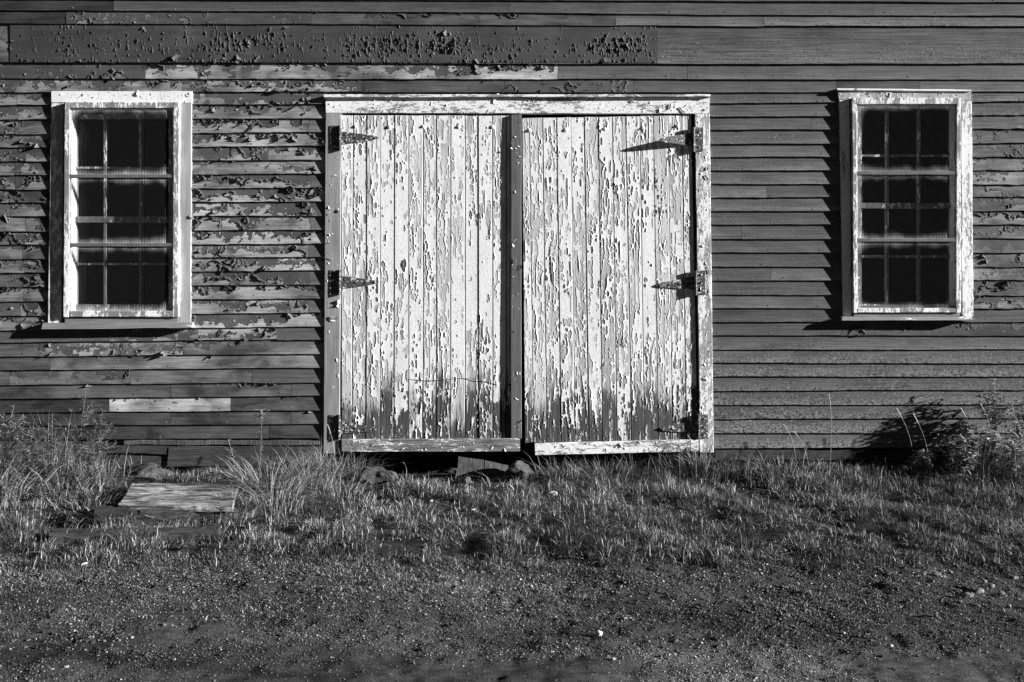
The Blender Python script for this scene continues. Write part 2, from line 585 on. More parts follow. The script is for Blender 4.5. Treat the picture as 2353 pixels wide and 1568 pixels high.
M_SID = mat_siding()
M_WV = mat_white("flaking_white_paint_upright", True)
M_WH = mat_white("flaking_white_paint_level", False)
M_IRON = mat_iron()
M_DARK = mat_plain("dark_interior_boards", 0.03, 0.9, 0.1)
M_ROOF = mat_plain("dark_roof_shingles", 0.06, 0.9, 0.1)
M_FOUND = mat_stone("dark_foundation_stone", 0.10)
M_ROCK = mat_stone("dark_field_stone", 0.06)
M_PEB = mat_pebble("gravel_stones")
M_GROUND = mat_ground()
M_GRASS = mat_leaf("grass_blades")
M_LEAF = mat_leaf("weed_leaves", 0.4)
M_WIRE = mat_wire()
M_GLASS = mat_glass()
M_SLAB = mat_wood("sunbleached_plank_wood", 0.36, 0.85, (5, 26, 26), 1.4, 0.9)  # grain contrast raised and dark streaks added as painted grass shadows
M_TIMB = mat_wood("rotten_dark_timber", 0.05, 0.9, (3, 50, 50))
M_LEAN = mat_wood("grey_upright_plank_wood", 0.10, 0.85, (70, 70, 5), 0.7)
M_SKIRT = mat_wood("dark_weathered_skirting", 0.06, 0.9, (3, 60, 90))

# ------------------------------------------------------------------ the barn
barn = thing("barn", "weathered old barn with peeling dark clapboards and white double doors", "barn", (0, 2.5, 0))
ZT = 4.35


def lerp_line(c, px):
    return np.interp(px, [0, 740, 1640, 2353], c)


FULL = [(-4, -1, 2, 5.5), (24, 25.5, 33, 36), (54.5, 55.5, 60.5, 59.5), (144, 145.5, 147, 146), (180, 181, 182, 182.5), (211, 211, 212, 210)]
up = [tuple(np.array(FULL[0]) - 31 * i) for i in range(7, 0, -1)]
FULLS = up + FULL
LEFT = [(242, 239), (275, 271.5), (308.5, 304), (339.5, 335.5), (371, 367.5), (403, 399), (436, 430), (466, 462), (497.5, 495), (532, 527.5),
        (562, 559.5), (595.5, 590), (627, 621), (660, 654), (693, 686), (726, 717.5), (759, 750), (788, 780), (820, 813.5), (851, 845),
        (885.5, 878), (917.5, 909), (948.5, 943), (979, 975), (1010, 1007)]
RIGHT = [(238.5, 233), (268, 264), (298.5, 296), (331, 328), (361, 360), (391.5, 391.6), (422.5, 423.5), (454, 452), (485, 485), (516, 515.5),
         (549, 548), (580.5, 580), (613.5, 613.5), (645, 644), (676.5, 679), (709, 708), (739.5, 739.5), (771, 771.5), (803.5, 803), (834, 834),
         (865.5, 865), (898, 896), (930, 930), (963, 961), (995, 994), (1030, 1028)]

sid = MB()
band = MB()
FL = []     # flake requests: (x range, row line fns, depth fn, style)


def depth_v(v, t0=0.006, t1=0.0225):
    return t1 + (t0 - t1) * v


def clap(mb, x0, x1, top, bot, st, thick=(0.006, 0.0225)):
    """one clapboard between two pixel columns; top / bot give the rows of its upper and lower edge"""
    n = max(3, int((x1 - x0) / 3.6) + 1)
    px = np.linspace(x0 + 0.35, x1 - 0.35, n)
    sd = int(rng.integers(1e6))
    xs = px / 300.0
    drop = U(-0.5, 0.5)
    yb = bot(px) + fbm1(xs, sd, 3, 1.2) * 0.8 + fbm1(xs, sd + 5, 3, 14) * 0.42 * st.get('ragged', 1.0) + drop
    yt = top(px) - 6.0
    hgt = yb - top(px)
    t0, t1 = thick
    d1 = t1 + fbm1(xs, sd + 1, 3, 1.0) * 0.0013 + st.get('proud', 0)
    d0 = np.full(n, t0 - 0.0025)
    k0 = (D - d0) / F; k1 = (D - d1) / F; kb = (D + 0.001) / F
    P = np.zeros((n, 4, 3))
    P[:, 0] = np.stack([(px - 1176.5) * kb, np.full(n, 0.001), H + (HY - yt) * kb], -1)
    P[:, 1] = np.stack([(px - 1176.5) * k0, -d0, H + (HY - yt) * k0], -1)
    P[:, 2] = np.stack([(px - 1176.5) * k1, -d1, H + (HY - yb) * k1], -1)
    P[:, 3] = np.stack([(px - 1176.5) * kb, np.full(n, 0.001), H + (HY - yb) * kb], -1)
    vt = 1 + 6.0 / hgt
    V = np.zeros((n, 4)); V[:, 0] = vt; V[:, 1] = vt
    e = st['edge'] + st.get('eamp', 0.0) * (fbm1(xs, sd + 2, 3, 2.2) * 0.6 + np.abs(fbm1(xs, sd + 3, 2, 11)) - 0.4)
    peeled = st.get('fl', 0) >= 2 and st['eamp'] > 0
    E = np.repeat(e[:, None], 4, 1)
    if peeled:
        E = E * 0 + 6.0
        nx = int((x1 - x0) / 1.45); nv = 24
        gx_, gv_ = np.meshgrid(np.linspace(x0 + .4, x1 - .4, nx), np.linspace(0.02, 1.04, nv))
        B = Wv(gx_, np.interp(gx_, px, yb) + (np.interp(gx_, px, top(px)) - np.interp(gx_, px, yb)) * gv_, t1 + (t0 - t1) * gv_ + np.interp(gx_, px, d1) - t1)
        o_ = U(0, 90)
        dd = gv_ - np.interp(gx_, px, e) + U(0.28, 0.6) * fbm2(B[..., 0] + o_, B[..., 2] * U(1.0, 2.2), sd + 20, 5, U(9, 20), 0.62)
        big = fbm2(B[..., 0] + o_, B[..., 2], sd + 21, 2, 4.0)
        hole = fbm2(B[..., 0] * 1.2 + o_, B[..., 2] * 1.2, sd + 22, 3, 30.0)
        mask = (dd > 0) & (hole < 1.05 - 0.3 * (big > 0.2))
        act = np.clip(0.35 + 0.9 * fbm2(B[..., 0] + o_, B[..., 2] * 0.6, sd + 23, 3, 9.0), 0, 1.3)
        act = act * np.clip(0.7 + fbm1(B[..., 0], sd + 25, 2, 1.6), 0.1, 1.2)
        A = U(0.008, 0.022) * act * st['fs']
        Lc = np.clip(4.5 + 3 * fbm2(B[..., 0] + o_, B[..., 2], sd + 24, 2, 14.0), 2.0, 9.0)
        tn = st['tone'] * (1 + 0.18 * fbm2(B[..., 0] + o_, B[..., 2], sd + 26, 3, 5.0))
        sheet(mb, B, mask, A, Lc, v=0.9, edge=-3.0, tone=np.clip(tn, 0.03, 1), bare=st['bare'], chip=0.25, grain=0.05, off=o_)
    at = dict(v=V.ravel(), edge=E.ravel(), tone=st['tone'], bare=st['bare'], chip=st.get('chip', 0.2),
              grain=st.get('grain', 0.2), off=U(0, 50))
    caps = np.array([[3, 2, 1, 0], np.arange(4) + (n - 1) * 4])
    mb.add(P.reshape(-1, 3), [grid_faces(n, 4, True), caps], **at)
    for qx in np.arange(x0 + U(4, 30), x1 - 4, 122.0):
        qx = min(max(qx + U(-8, 8), x0 + 3), x1 - 3)
        if -60 < qx < 2420:
            qv = U(0.12, 0.24)
            c_ = W(qx, np.interp(qx, px, yb) + (np.interp(qx, px, top(px)) - np.interp(qx, px, yb)) * qv, depth_v(qv, t0, t1))
            dome(mb, c_, 0.0052, 0.0022, 6, v=0.9, edge=-3.0, tone=U(0.02, 0.05) if U() < .6 else U(.15, .25), chip=0.0, grain=0.0, off=1.0)
    if st.get('fl', 0) > 0:
        L = (x1 - x0) / 300.0
        m = rng.poisson(st['fl'] * L * 1.2)
        if m:
            fx = U(x0 + 6, max(x0 + 7, x1 - 6), m)
            clus = fbm1(fx / 300.0, sd + 9, 2, 3.0)
            keep = clus + U(-0.7, 0.7, m) > -0.25
            fx = fx[keep]; m = len(fx)
            if m:
                ee = np.interp(fx, px, e)
                fv = np.clip(ee + np.where(U(0, 1, m) < 0.7, U(-0.12, 0.22, m), U(0.0, 0.6, m)), 0.12, 0.95)
                FL.append((mb, fx, fv, np.interp(fx, px, top(px)), np.interp(fx, px, yb), t0, t1, st))


def seg(line_t, line_b, breaks, styles, mb, **kw):
    for i in range(len(breaks) - 1):
        clap(mb, breaks[i], breaks[i + 1], line_t, line_b, styles[i], **kw)


def S(tone=0.1, edge=-1.0, eamp=0.0, bare=0.12, chip=0.2, grain=0.15, fl=0, fs=1.0, **k):
    return dict(tone=tone * U(0.93, 1.07), edge=edge, eamp=eamp, bare=bare, chip=chip, grain=grain, fl=fl, fs=fs, **k)


def peel(fl=17, edge=None, bare=None, tone=None):
    return S(U(0.066, 0.085) if tone is None else tone, U(0.15, 0.62) if edge is None else edge, U(0.25, 0.7),
             U(0.20, 0.33) if bare is None else bare, 0.3, U(0.1, 0.35), fl, 1.0, ragged=1.8)


def plain(tone=0.095):
    return S(tone, -0.8, 0.1, 0.14, 0.45, 0.25, 0.2, 0.6)


def darkwood(b=0.04):
    return S(0.06, 2.0, 0, b, 0.2, 0.8)


X0, X1 = -700, 3050
# rows above the openings
lines = [lambda p, c=c: lerp_line(c, p) for c in FULLS]
for i in range(1, len(lines)):
    r = i - len(up)
    if r <= 0:
        seg(lines[i - 1], lines[i], [X0, U(200, 900), U(1200, 1800), X1], [plain(0.06), plain(0.07), plain(0.065)], sid)
    elif r == 1:
        seg(lines[i - 1], lines[i], [X0, 261, 1171, 2007, X1], [darkwood(0.028), plain(0.064), plain(0.075), S(0.068, -1, 0, .1, .6, .4)], sid)  # board colours, also lowered towards both ends as painted vignetting
    elif r == 2:
        seg(lines[i - 1], lines[i], [X0, 152, 715, 1415, 1755, X1],
            [darkwood(0.028), S(0.07, -0.3, 0.4, 0.1, 0.4, 0.3, 5, 0.8), S(0.06, 0.9, 0.6, 0.06, 0.4, 0.7, 4, 0.7), plain(0.10), S(0.09, -1, 0, .1, .8, .5)], sid)
    elif r == 3:
        seg(lines[i - 1], lines[i], [X0, 22], [S(0.06, 0.6, 0.5, 0.13, .5, .4, 12)], sid)
        seg(lines[i - 1], lines[i], [22, 1510, X1], [S(0.068, 5, 0, 0.085, 0.15, 0.2), S(0.072, -1, 0, .1, .8, .75)], band, thick=(0.008, 0.024))
    elif r == 4:
        seg(lines[i - 1], lines[i], [X0, 334, 968, 1282, 1580, X1],
            [S(0.07, -0.2, 0.4, 0.13, .4, .3, 6), peel(26), peel(32), plain(0.095), plain(0.095)], sid)
    elif r == 5:
        seg(lines[i - 1], lines[i], [X0, 420, 831, 1160, 1456, 1922, 2114, X1],
            [peel(16), peel(24), S(0.06, 1.2, 0.4, 0.055, .3, .7, 3), S(0.085, 0.0, 0.7, 0.06, .5, .4, 9), plain(0.09), S(0.06, 1.0, .4, .045, .3, .8), S(0.085, -1, 0, .1, .7, .5)], sid)

LL = [lambda p, c=FULL[-1]: lerp_line(c, p)] + [lambda p, c=c: c[0] + (c[1] - c[0]) * p / 740.0 for c in LEFT]
brk = {1: [715], 3: [710], 5: [616], 7: [714], 10: [714], 12: [709], 13: [593], 14: [710], 16: [708]}
for i in range(1, len(LL)):
    lt, lb = LL[i - 1], LL[i]
    y = LEFT[i - 1][1]
    if y < 752:
        seg(lt, lb, [X0, -140, U(20, 60), 116], [peel(14, bare=U(.1, .16)), peel(16, bare=U(.11, .18)), peel(16, bare=U(.10, .17), tone=U(.05, .065))], sid)
        b = [436] + brk.get(i, []) + [752]
        st = [peel(U(13, 24)) for _ in b[:-1]]
        if i in brk and brk[i][0] > 700:
            st[-1] = plain(U(0.08, 0.12))
        seg(lt, lb, b, st, sid)
    elif i == 18:
        seg(lt, lb, [X0, 250, 455, 636, 752], [plain(0.075), S(0.08, 0.1, 0.4, 0.2, .3, .2, 7), peel(16), plain(0.085)], sid)
    elif i == 19:
        seg(lt, lb, [X0, 90, 420, 752], [S(0.07, 0.9, .4, .12, .3, .3), S(0.085, 0.28, 0.5, 0.22, .3, .2, 14, 1.2), S(0.1, 0.7, .3, 0.13, .3, .3, 3)], sid)
    elif i == 20:
        seg(lt, lb, [X0, 115, 752], [darkwood(0.06), S(0.1, 1.3, 0.3, 0.17, .3, .4, 1.5)], sid)
    elif i == 21:
        seg(lt, lb, [X0, 21, 300, 580, 752], [darkwood(.08), S(0.08, 0.62, 0.5, 0.13, .3, .3, 9), S(.1, 1.5, .3, .13, .3, .5, 1), S(.1, -0.6, .2, .15, .3, .2)], sid)
    elif i == 22:
        seg(lt, lb, [X0, 392, 670, 752], [S(.07, 1.4, .4, .07, .3, .7, 1), S(.08, 1.1, .4, .10, .4, .6, 4), S(.115, -.4, .3, .15, .3, .2)], sid)
    elif i == 23:
        seg(lt, lb, [X0, 251, 530, 752], [darkwood(.04), S(.085, 0.95, .5, .33, .2, .15, 7), S(.08, 1.2, .4, .075, .4, .7, 2)], sid)
    elif i == 24:
        seg(lt, lb, [X0, 110, 391, 669, 752], [darkwood(.035), darkwood(.05), S(.08, 1.4, .3, .08, .3, .4, 2), S(.09, .8, .4, .12, .4, .5, 4)], sid)
    else:
        seg(lt, lb, [X0, 339, 619, 752], [darkwood(.035), darkwood(.055), darkwood(.05)], sid)

RL = [lambda p, c=FULL[-1]: lerp_line(c, p)] + [lambda p, c=c: c[0] + (c[1] - c[0]) * (p - 1640) / 713.0 for c in RIGHT]
brr = {3: [1865], 8: [1762], 11: [1704], 14: [1771], 20: [1824], 22: [1937], 24: [1700]}
for i in range(1, len(RL)):
    lt, lb = RL[i - 1], RL[i]
    y = RIGHT[i - 1][0]
    ch = 0.55 if y < 780 else np.interp(y, [780, 900, 1000], [0.8, 1.15, 1.35])
    mk = lambda: S(U(0.064, 0.108), -0.9, 0.0, 0.12, ch * U(0.8, 1.25), U(.15, .45), 1.0 if y > 850 else 0.3, 0.35)
    rough = lambda: S(U(.06, .085), U(0.1, 0.75) if 330 < y < 720 else -0.3, 0.5, U(.09, .2), .9, U(.5, .9), 5 if 330 < y < 720 else 1.9, 0.6, ragged=2.6)
    if y < 735:
        b = [1626] + brr.get(i, []) + [1936]
        seg(lt, lb, b, [mk() for _ in b[:-1]], sid)
        seg(lt, lb, [2228, X1], [rough()], sid)
    elif i == 18:
        seg(lt, lb, [1626, 1933, X1], [mk(), S(.075, .5, .5, .05, .7, .7, 3, .7)], sid)
    else:
        b = [1630] + brr.get(i, []) + [X1]
        seg(lt, lb, b, [mk() for _ in b[:-1]], sid)

# curled flakes on the clapboards
for (mb, fx, fv, yt, yb, t0, t1, st) in FL:
    m = len(fx)
    dd = depth_v(fv, t0, t1)
    py = yb + (yt - yb) * fv
    X = np.stack([W(a, b, c) for a, b, c in zip(fx, py, dd)])
    N = np.tile(np.array([[0, -0.993, 0.12]]), (m, 1))
    ang = np.where(U(0, 1, m) < 0.78, rng.normal(-2.1, 0.85, m), U(0, 2 * math.pi, m))
    Dr = np.stack([np.cos(ang), 0.12 * np.sin(ang), 0.993 * np.sin(ang)], -1)
    fs = st['fs']
    wid = np.exp(rng.normal(math.log(0.020), 0.6, m)) * fs
    ln = np.clip(wid * U(0.5, 1.1, m), 0.006, 0.042)
    flakes(mb, X, N, Dr, np.clip(wid, 0.008, 0.11), ln, U(0.05, 0.4, m), U(0.3, 1.6, m), int(rng.integers(1e6)),
           v=1.0, edge=-3.0, tone=st['tone'] * U(0.9, 2.5, m), bare=0.1, chip=0.0, grain=0.05, off=U(0, 50, m))
# the wide band's skin of paint, full of small upright blisters that have burst
gx_, gv_ = np.meshgrid(np.arange(23, 1509.5, 1.2), np.linspace(0.015, 0.985, 78))
yb_ = np.interp(gx_, [0, 2353], [144.5, 146.5]); yt_ = np.interp(gx_, [0, 2353], [54.5, 60])
B = Wv(gx_, yb_ + (yt_ - yb_) * gv_, depth_v(gv_, 0.0095, 0.0238))
B[..., 1] -= 0.0012
dens = sum(a_ * np.exp(-((gx_ - c_) / s_) ** 2 - ((gv_ - v_) / w_) ** 2) for a_, c_, s_, v_, w_ in
           ((.5, 150, 70, .8, .25), (.75, 560, 150, .55, .35), (.95, 880, 100, .45, .35), (.5, 1040, 80, .5, .4), (1.0, 1430, 70, .5, .4), (.4, 300, 400, .35, .4), (.45, 1200, 300, .4, .3)))
dens = dens + 0.55 * np.exp(-gv_ / 0.09) + 0.35 * np.exp(-(1 - gv_) / 0.06)
nz = fbm2(B[..., 0], B[..., 2] * 0.30, 301, 3, 85.0, 0.6)
nb_ = fbm2(B[..., 0], B[..., 2] * 0.6, 302, 3, 9.0)
mask = nz < 1.52 - 0.55 * np.clip(dens, 0, 1.1) - 0.18 * nb_
ridge = np.clip(fbm2(B[..., 0] + 0.15 * B[..., 2], B[..., 2] * 0.20, 305, 3, 115.0) - (1.05 - 0.75 * np.clip(dens, 0, 1)), 0, 1) * 0.010
A = 0.0042 * np.clip(0.5 + fbm2(B[..., 0], B[..., 2], 303, 2, 20.0), 0.1, 1.5) * np.clip(0.5 + dens, 0.4, 1.2)
m_ = 95
fx_ = np.concatenate([rng.normal(c_, s_, 19) for c_, s_ in ((560, 110), (880, 80), (1040, 60), (1430, 55), (300, 200))]); fx_ = np.clip(fx_, 30, 1500)
fv_ = np.clip(np.where(U(0, 1, m_) < .4, U(.03, .12, m_), rng.normal(.5, .22, m_)), .03, .95)
an_ = rng.normal(-2.6, 0.7, m_)
wd_ = np.exp(rng.normal(math.log(0.017), 0.45, m_))
flakes(band, Wv(fx_, 145 + (57 - 145) * fv_, depth_v(fv_, 0.0095, 0.0238) + 0.001), np.tile([[0, -1.0, 0.0]], (m_, 1)), np.stack([np.cos(an_), 0 * an_, np.sin(an_)], -1),
       wd_ * 1.3, wd_ * U(.5, .9, m_), U(.1, .4, m_), U(.4, 1.4, m_), 19, v=0.9, edge=-3.0, tone=0.06 * U(0.9, 2.0, m_), bare=0.1, chip=0.0, grain=0.03, off=3.0)
sheet(band, B, mask, A, np.full(mask.shape, 3.4), jit=0.0010, bump=ridge, v=0.9, edge=-3.0, tone=np.interp(gx_, [0, 300, 1500], [0.046, 0.056, 0.062]) * (1 + 0.12 * nb_), bare=0.1, chip=0.1, grain=0.03, off=3.0)  # tone darkens towards the left end: lens vignetting put into the paint colour
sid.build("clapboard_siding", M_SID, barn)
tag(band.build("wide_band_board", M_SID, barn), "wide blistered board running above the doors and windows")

# wall core behind the boards, with the openings left out
Wx = lambda px: (px - 1176.5) / 300.0
Wz = lambda py: H + (HY - py) / 300.0
core = MB()
openx = [(156, 402), (783, 1594), (1966, 2202)]
openz = [(Wz(718), Wz(246)), (-1, Wz(262)), (Wz(712), Wz(238))]
xa = -6.2
for (p0, p1), (z0, z1) in zip(openx, openz):
    box(core, xa, Wx(p0), 0.002, 0.12, 0.22, ZT)
    if z0 > 0:
        box(core, Wx(p0), Wx(p1), 0.002, 0.12, 0.22, z0)
    box(core, Wx(p0), Wx(p1), 0.002, 0.12, z1, ZT)
    xa = Wx(p1)
box(core, xa, 6.2, 0.002, 0.12, 0.22, ZT)
core.build("wall", M_DARK, barn)
shell = MB()
box(shell, -6.2, -6.08, 0.12, 5.0, 0.0, ZT)
box(shell, 6.08, 6.2, 0.12, 5.0, 0.0, ZT)
box(shell, -6.08, 6.08, 4.88, 5.0, 0.0, ZT)
shell.build("wall", M_DARK, barn)
fl_ = MB(); box(fl_, -6.08, 6.08, 0.121, 4.88, 0.14, 0.20); fl_.build("floor", M_DARK, barn)
cl_ = MB(); box(cl_, -6.08, 6.08, 0.121, 4.88, 3.6, 3.66); cl_.build("ceiling", M_DARK, barn)
rf = MB()
for s in (0, 1):
    a = np.array([[-6.5, -0.28, ZT - 0.05], [6.5, -0.28, ZT - 0.05], [6.5, 2.5, ZT + 2.0], [-6.5, 2.5, ZT + 2.0]])
    if s: a[:, 1] = 5.0 - a[:, 1]
    b = a + np.array([0, 0, 0.09])
    rf.add(np.concatenate([a, b]), [np.array([[0, 1, 2, 3], [7, 6, 5, 4], [0, 4, 5, 1], [1, 5, 6, 2], [2, 6, 7, 3], [3, 7, 4, 0]])])
rf.build("roof", M_ROOF, barn)
for xx in (-6.2, 6.08):
    gb = MB()
    p = np.array([[xx, 0, ZT], [xx, 5, ZT], [xx, 2.5, ZT + 1.95]])
    q = p + np.array([0.12, 0, 0])
    gb.add(np.concatenate([p, q]), [np.array([[0, 1, 2], [5, 4, 3]]), np.array([[0, 3, 4, 1], [1, 4, 5, 2], [2, 5, 3, 0]])])
    gb.build("gable", M_DARK, barn)


def lump(mb, c, r, seed, rough=0.25, sub=2, flat=1.0, **at):
    """an uneven stone"""
    import bmesh
    bm = bmesh.new()
    bmesh.ops.create_icosphere(bm, subdivisions=sub, radius=1.0)
    v = np.array([x.co[:] for x in bm.verts]); f = np.array([[q.index for q in p.verts] for p in bm.faces])
    bm.free()
    r_ = np.random.default_rng(seed)
    off = r_.uniform(0, 50)
    q = v + 0
    dis = fbm2(v[:, 0] * 1.3 + off, v[:, 1] * 1.3 + v[:, 2] * 0.9 + off, seed, 3, 1.0)
    for _ in range(5):            # flattened facets
        nrm = r_.normal(size=3); nrm /= np.linalg.norm(nrm)
        h = q @ nrm; lim = r_.uniform(0.5, 0.8)
        q = q - np.maximum(h - lim, 0)[:, None] * nrm * 0.9
    q = q * (1 + rough * dis)[:, None]
    mb.add(q * np.asarray(r) + np.asarray(c), [f], **at)


# foundation stones, left open below the doors
k_ = 0
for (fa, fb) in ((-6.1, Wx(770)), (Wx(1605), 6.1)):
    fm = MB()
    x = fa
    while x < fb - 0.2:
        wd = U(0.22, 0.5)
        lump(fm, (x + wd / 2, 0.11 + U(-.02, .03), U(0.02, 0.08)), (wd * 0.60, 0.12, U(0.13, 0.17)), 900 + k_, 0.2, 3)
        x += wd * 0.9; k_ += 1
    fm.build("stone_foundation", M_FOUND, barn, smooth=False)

# broken skirting boards at the lower left
def skirt(quad, d0, d1, m, **kw):
    b = MB(); slab(b, *quad, d0, d1, jit=0.004, step=0.03, **kw); return b.build("skirting_board", m, barn)


skirt([(285, 1013), (735, 1013), (735, 1024), (285, 1023)], 0.0, 0.03, M_LEAN)
skirt([(246, 1024), (395, 1026), (396, 1044), (246, 1042)], 0.0, 0.022, M_SKIRT)
skirt([(388, 1026), (735, 1027), (735, 1070), (384, 1073)], 0.0, 0.028, M_SKIRT)
skirt([(232, 1046), (386, 1050), (386, 1072), (238, 1070)], 0.0, 0.014, M_SKIRT)
skirt([(-300, 1014), (244, 1015), (244, 1066), (-300, 1068)], 0.0, 0.02, M_SKIRT)
skirt([(1645, 1035), (2600, 1035), (2600, 1056), (1645, 1058)], -0.01, 0.012, M_SKIRT)


# white trim round the doors
def trim(name, parts, mat, parent, bare=0.3, dirt=0.0, wood=0.3, **kw):
    b = MB()
    for q in parts:
        quad, d0, d1 = q[:3]
        at = dict(bare=bare, dirt=dirt, wood=wood, off=U(0, 50))
        if len(q) > 3: at.update(q[3])
        slab(b, *quad, d0, d1, **at, **kw)
    return b, b.build(name, mat, parent) if name else None


def chips(mb, fn, n, size, bare_, wood_, seed, bias=0.0, tone_dirt=0.0, lift=(0.2, 1.5)):
    """small curled chips of white paint scattered by fn(n) -> (px, py, depth)"""
    px, py, dd = fn(n)
    X = np.stack([W(a, b, c) for a, b, c in zip(px, py, dd)])
    ang = rng.normal(0, 1.0, n) + np.where(U(0, 1, n) < 0.5, 0, math.pi)
    Dr = np.stack([np.cos(ang), 0 * ang, np.sin(ang)], -1)
    wd = np.exp(rng.normal(math.log(size), 0.5, n))
    flakes(mb, X, np.tile([[0, -1.0, 0]], (n, 1)), Dr, wd * U(1.0, 2.2, n), wd * U(0.4, 0.8, n), U(0.05, 0.4, n), U(*lift, n), seed,
           bare=-1.0, dirt=tone_dirt, wood=0.3, off=U(0, 50, n), u=0.5)


b, _ = trim(None, [([(748, 223), (1631, 222), (1630, 262), (749, 260)], -0.02, 0.033, dict(bare=0.42))], M_WH, barn, jit=0.0015)
chips(b, lambda n: (U(755, 1625, n), U(228, 258, n), np.full(n, 0.033)), 120, 0.009, 0, 0, 21)
b.build("door_header", M_WH, barn)
b, _ = trim(None, [([(744, 217), (1633, 217), (1633, 223), (744, 224)], -0.02, 0.058, dict(bare=0.5))], M_WH, barn)
b.build("drip_cap", M_WH, barn)
b, _ = trim(None, [([(748, 260.5), (784, 260.5), (780, 1042), (743, 1042)], -0.02, 0.031, dict(bare=0.80, wood=0.28, dirt=0.25))], M_WV, barn)
chips(b, lambda n: (U(750, 780, n), U(265, 900, n), np.full(n, 0.031)), 60, 0.010, 0, 0, 22)
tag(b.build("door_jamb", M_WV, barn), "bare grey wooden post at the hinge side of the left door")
b, _ = trim(None, [([(1597, 262.5), (1631, 262.5), (1640, 1040), (1609, 1040)], -0.02, 0.032, dict(bare=0.50, dirt=0.3, wood=0.38))], M_WV, barn)
chips(b, lambda n: (U(1605, 1630, n), U(265, 1000, n), np.full(n, 0.032)), 160, 0.008, 0, 0, 23)
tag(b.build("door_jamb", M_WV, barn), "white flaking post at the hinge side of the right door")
for (a_, b_) in ((776, 485), (757, 732)):
    kn = MB()
    lump(kn, W(a_, b_, 0.031), (0.016, 0.008, 0.018), a_, 0.2)
    kn.build("wood_knot", M_IRON, barn)


def door(tops, bots, yt, yb, d0, sd):
    """upright bare planks and, over them, the torn white paint; tops / bots give the plank seams along the door's edges"""
    b = MB()
    n = len(tops)
    for i in range(n - 1):
        f0 = i / (n - 1); f1 = (i + 1) / (n - 1)
        y0 = [yt[0] + (yt[1] - yt[0]) * f + U(-.6, .6) for f in (f0, f1)]
        y1 = [yb[0] + (yb[1] - yb[0]) * f + U(-2, 1) for f in (f0, f1)]
        g0, g1 = (U(0.25, 0.7), U(0.25, 0.7)) if U() < 0.6 else (U(0.8, 1.4), U(0.3, 0.9))
        dd = d0 + U(-0.002, 0.002)
        rot = U(-70, 60); tr_ = U(0, 0.5); wood = U(0.44, 0.58)

        def dirt(t, ya=y0[0], yb_=y1[0], tr_=tr_, i=i, rot=rot):
            pr = ya + (yb_ - ya) * t + rot * 0.7
            return np.clip((pr - 800) / 170, 0, 1) * 1.4 + np.clip((340 - pr) / 70, 0, 1) * tr_ + 0.10 + fbm1(t * 3 + i * 7, 31 + i, 3, 2) * 0.2
        slab(b, (tops[i] + g0, y0[0]), (tops[i + 1] - g1, y0[1]), (bots[i + 1] - g1, y1[1]), (bots[i] + g0, y1[0]), d0 - 0.028, dd,
             jit=0.0005, cham=0.0022, step=0.04, vert=True, bare=3.0, wood=wood, dirt=dirt, off=U(0, 50))
        nv = 610; nx = max(6, int((tops[i + 1] - tops[i]) / 1.25))
        gu, gt = np.meshgrid(np.linspace(0.035, 0.965, nx), np.linspace(0.001, 0.999, nv))
        gx_ = (tops[i] + g0 + (tops[i + 1] - tops[i] - g0 - g1) * gu) * (1 - gt) + (bots[i] + g0 + (bots[i + 1] - bots[i] - g0 - g1) * gu) * gt
        gy_ = (y0[0] + (y0[1] - y0[0]) * gu) * (1 - gt) + (y1[0] + (y1[1] - y1[0]) * gu) * gt
        B = Wv(gx_, gy_, dd + 0.0 * gx_)
        o_ = i * 3.7 + sd
        nz = fbm2(B[..., 0] + o_, B[..., 2] * 0.15, sd + i, 4, 62.0, 0.72)
        n2_ = fbm2(B[..., 0] * 0.7 + o_, B[..., 2] * 0.22 + o_, sd + 40 + i, 3, 6.0)
        n3_ = fbm2(B[..., 0] + o_, B[..., 2] * 0.30, sd + 80 + i, 2, 130.0)
        rise = gy_ + rot + 75 * fbm2(B[..., 0] + o_, B[..., 2] * 0.12, sd + 120 + i, 3, 16.0)
        wet = np.clip((rise - 790) / 190, 0, 1)
        lvl = 0.60 + U(-0.26, 0.26) - 0.72 * wet - 0.5 * tr_ * np.clip((335 - gy_) / 60, 0, 1)
        mask = (nz + 0.55 * n2_ + 0.42 * n3_) < lvl
        crack = np.abs(fbm2(B[..., 0] * 1.0 + o_, B[..., 2] * 0.05, sd + 160 + i, 2, 45.0)) < 0.05
        mask &= ~(crack & (n2_ > -0.35))
        A = 0.0021 * np.clip(0.4 + 0.9 * fbm2(B[..., 0] + o_, B[..., 2] * 0.5, sd + 200 + i, 2, 16.0), 0.05, 1.8)
        big = np.clip(fbm2(B[..., 0] + o_, B[..., 2] * 0.7, sd + 240 + i, 2, 7.0) - 0.8, 0, 1) * 0.011
        gd = np.clip(0.10 + 0.95 * wet + 0.15 * n2_, 0, 1)
        sheet(b, B, mask, A + big, np.full(mask.shape, 2.6), jit=0.0013, off_wall=0.0011, bare=-1.0, dirt=gd, wood=wood, off=o_, u=0.5)
    return b


PT = [784, 811, 843, 874, 907, 939, 972, 1003, 1036, 1068, 1099, 1131, 1163, 1190]
PB = [785, 808, 841, 872, 905, 939, 971, 1003, 1035, 1068, 1100, 1132, 1163, 1190]
QT = [1199.5, 1216, 1247, 1279, 1311, 1342, 1375, 1407, 1437, 1470, 1501, 1534, 1566, 1589]
QB = [1206, 1226, 1257, 1290, 1321, 1353, 1385, 1418, 1451, 1481, 1513, 1545, 1577, 1604]
bl_ = door(PT, PB, (265, 266), (1012, 1012), 0.018, 400)
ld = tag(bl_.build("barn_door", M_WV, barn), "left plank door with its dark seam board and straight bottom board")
br_ = door(QT, QB, (272, 265), (1019, 1010), 0.018, 800)
rd = tag(br_.build("barn_door", M_WV, barn), "right plank door sagging towards its lower left corner")

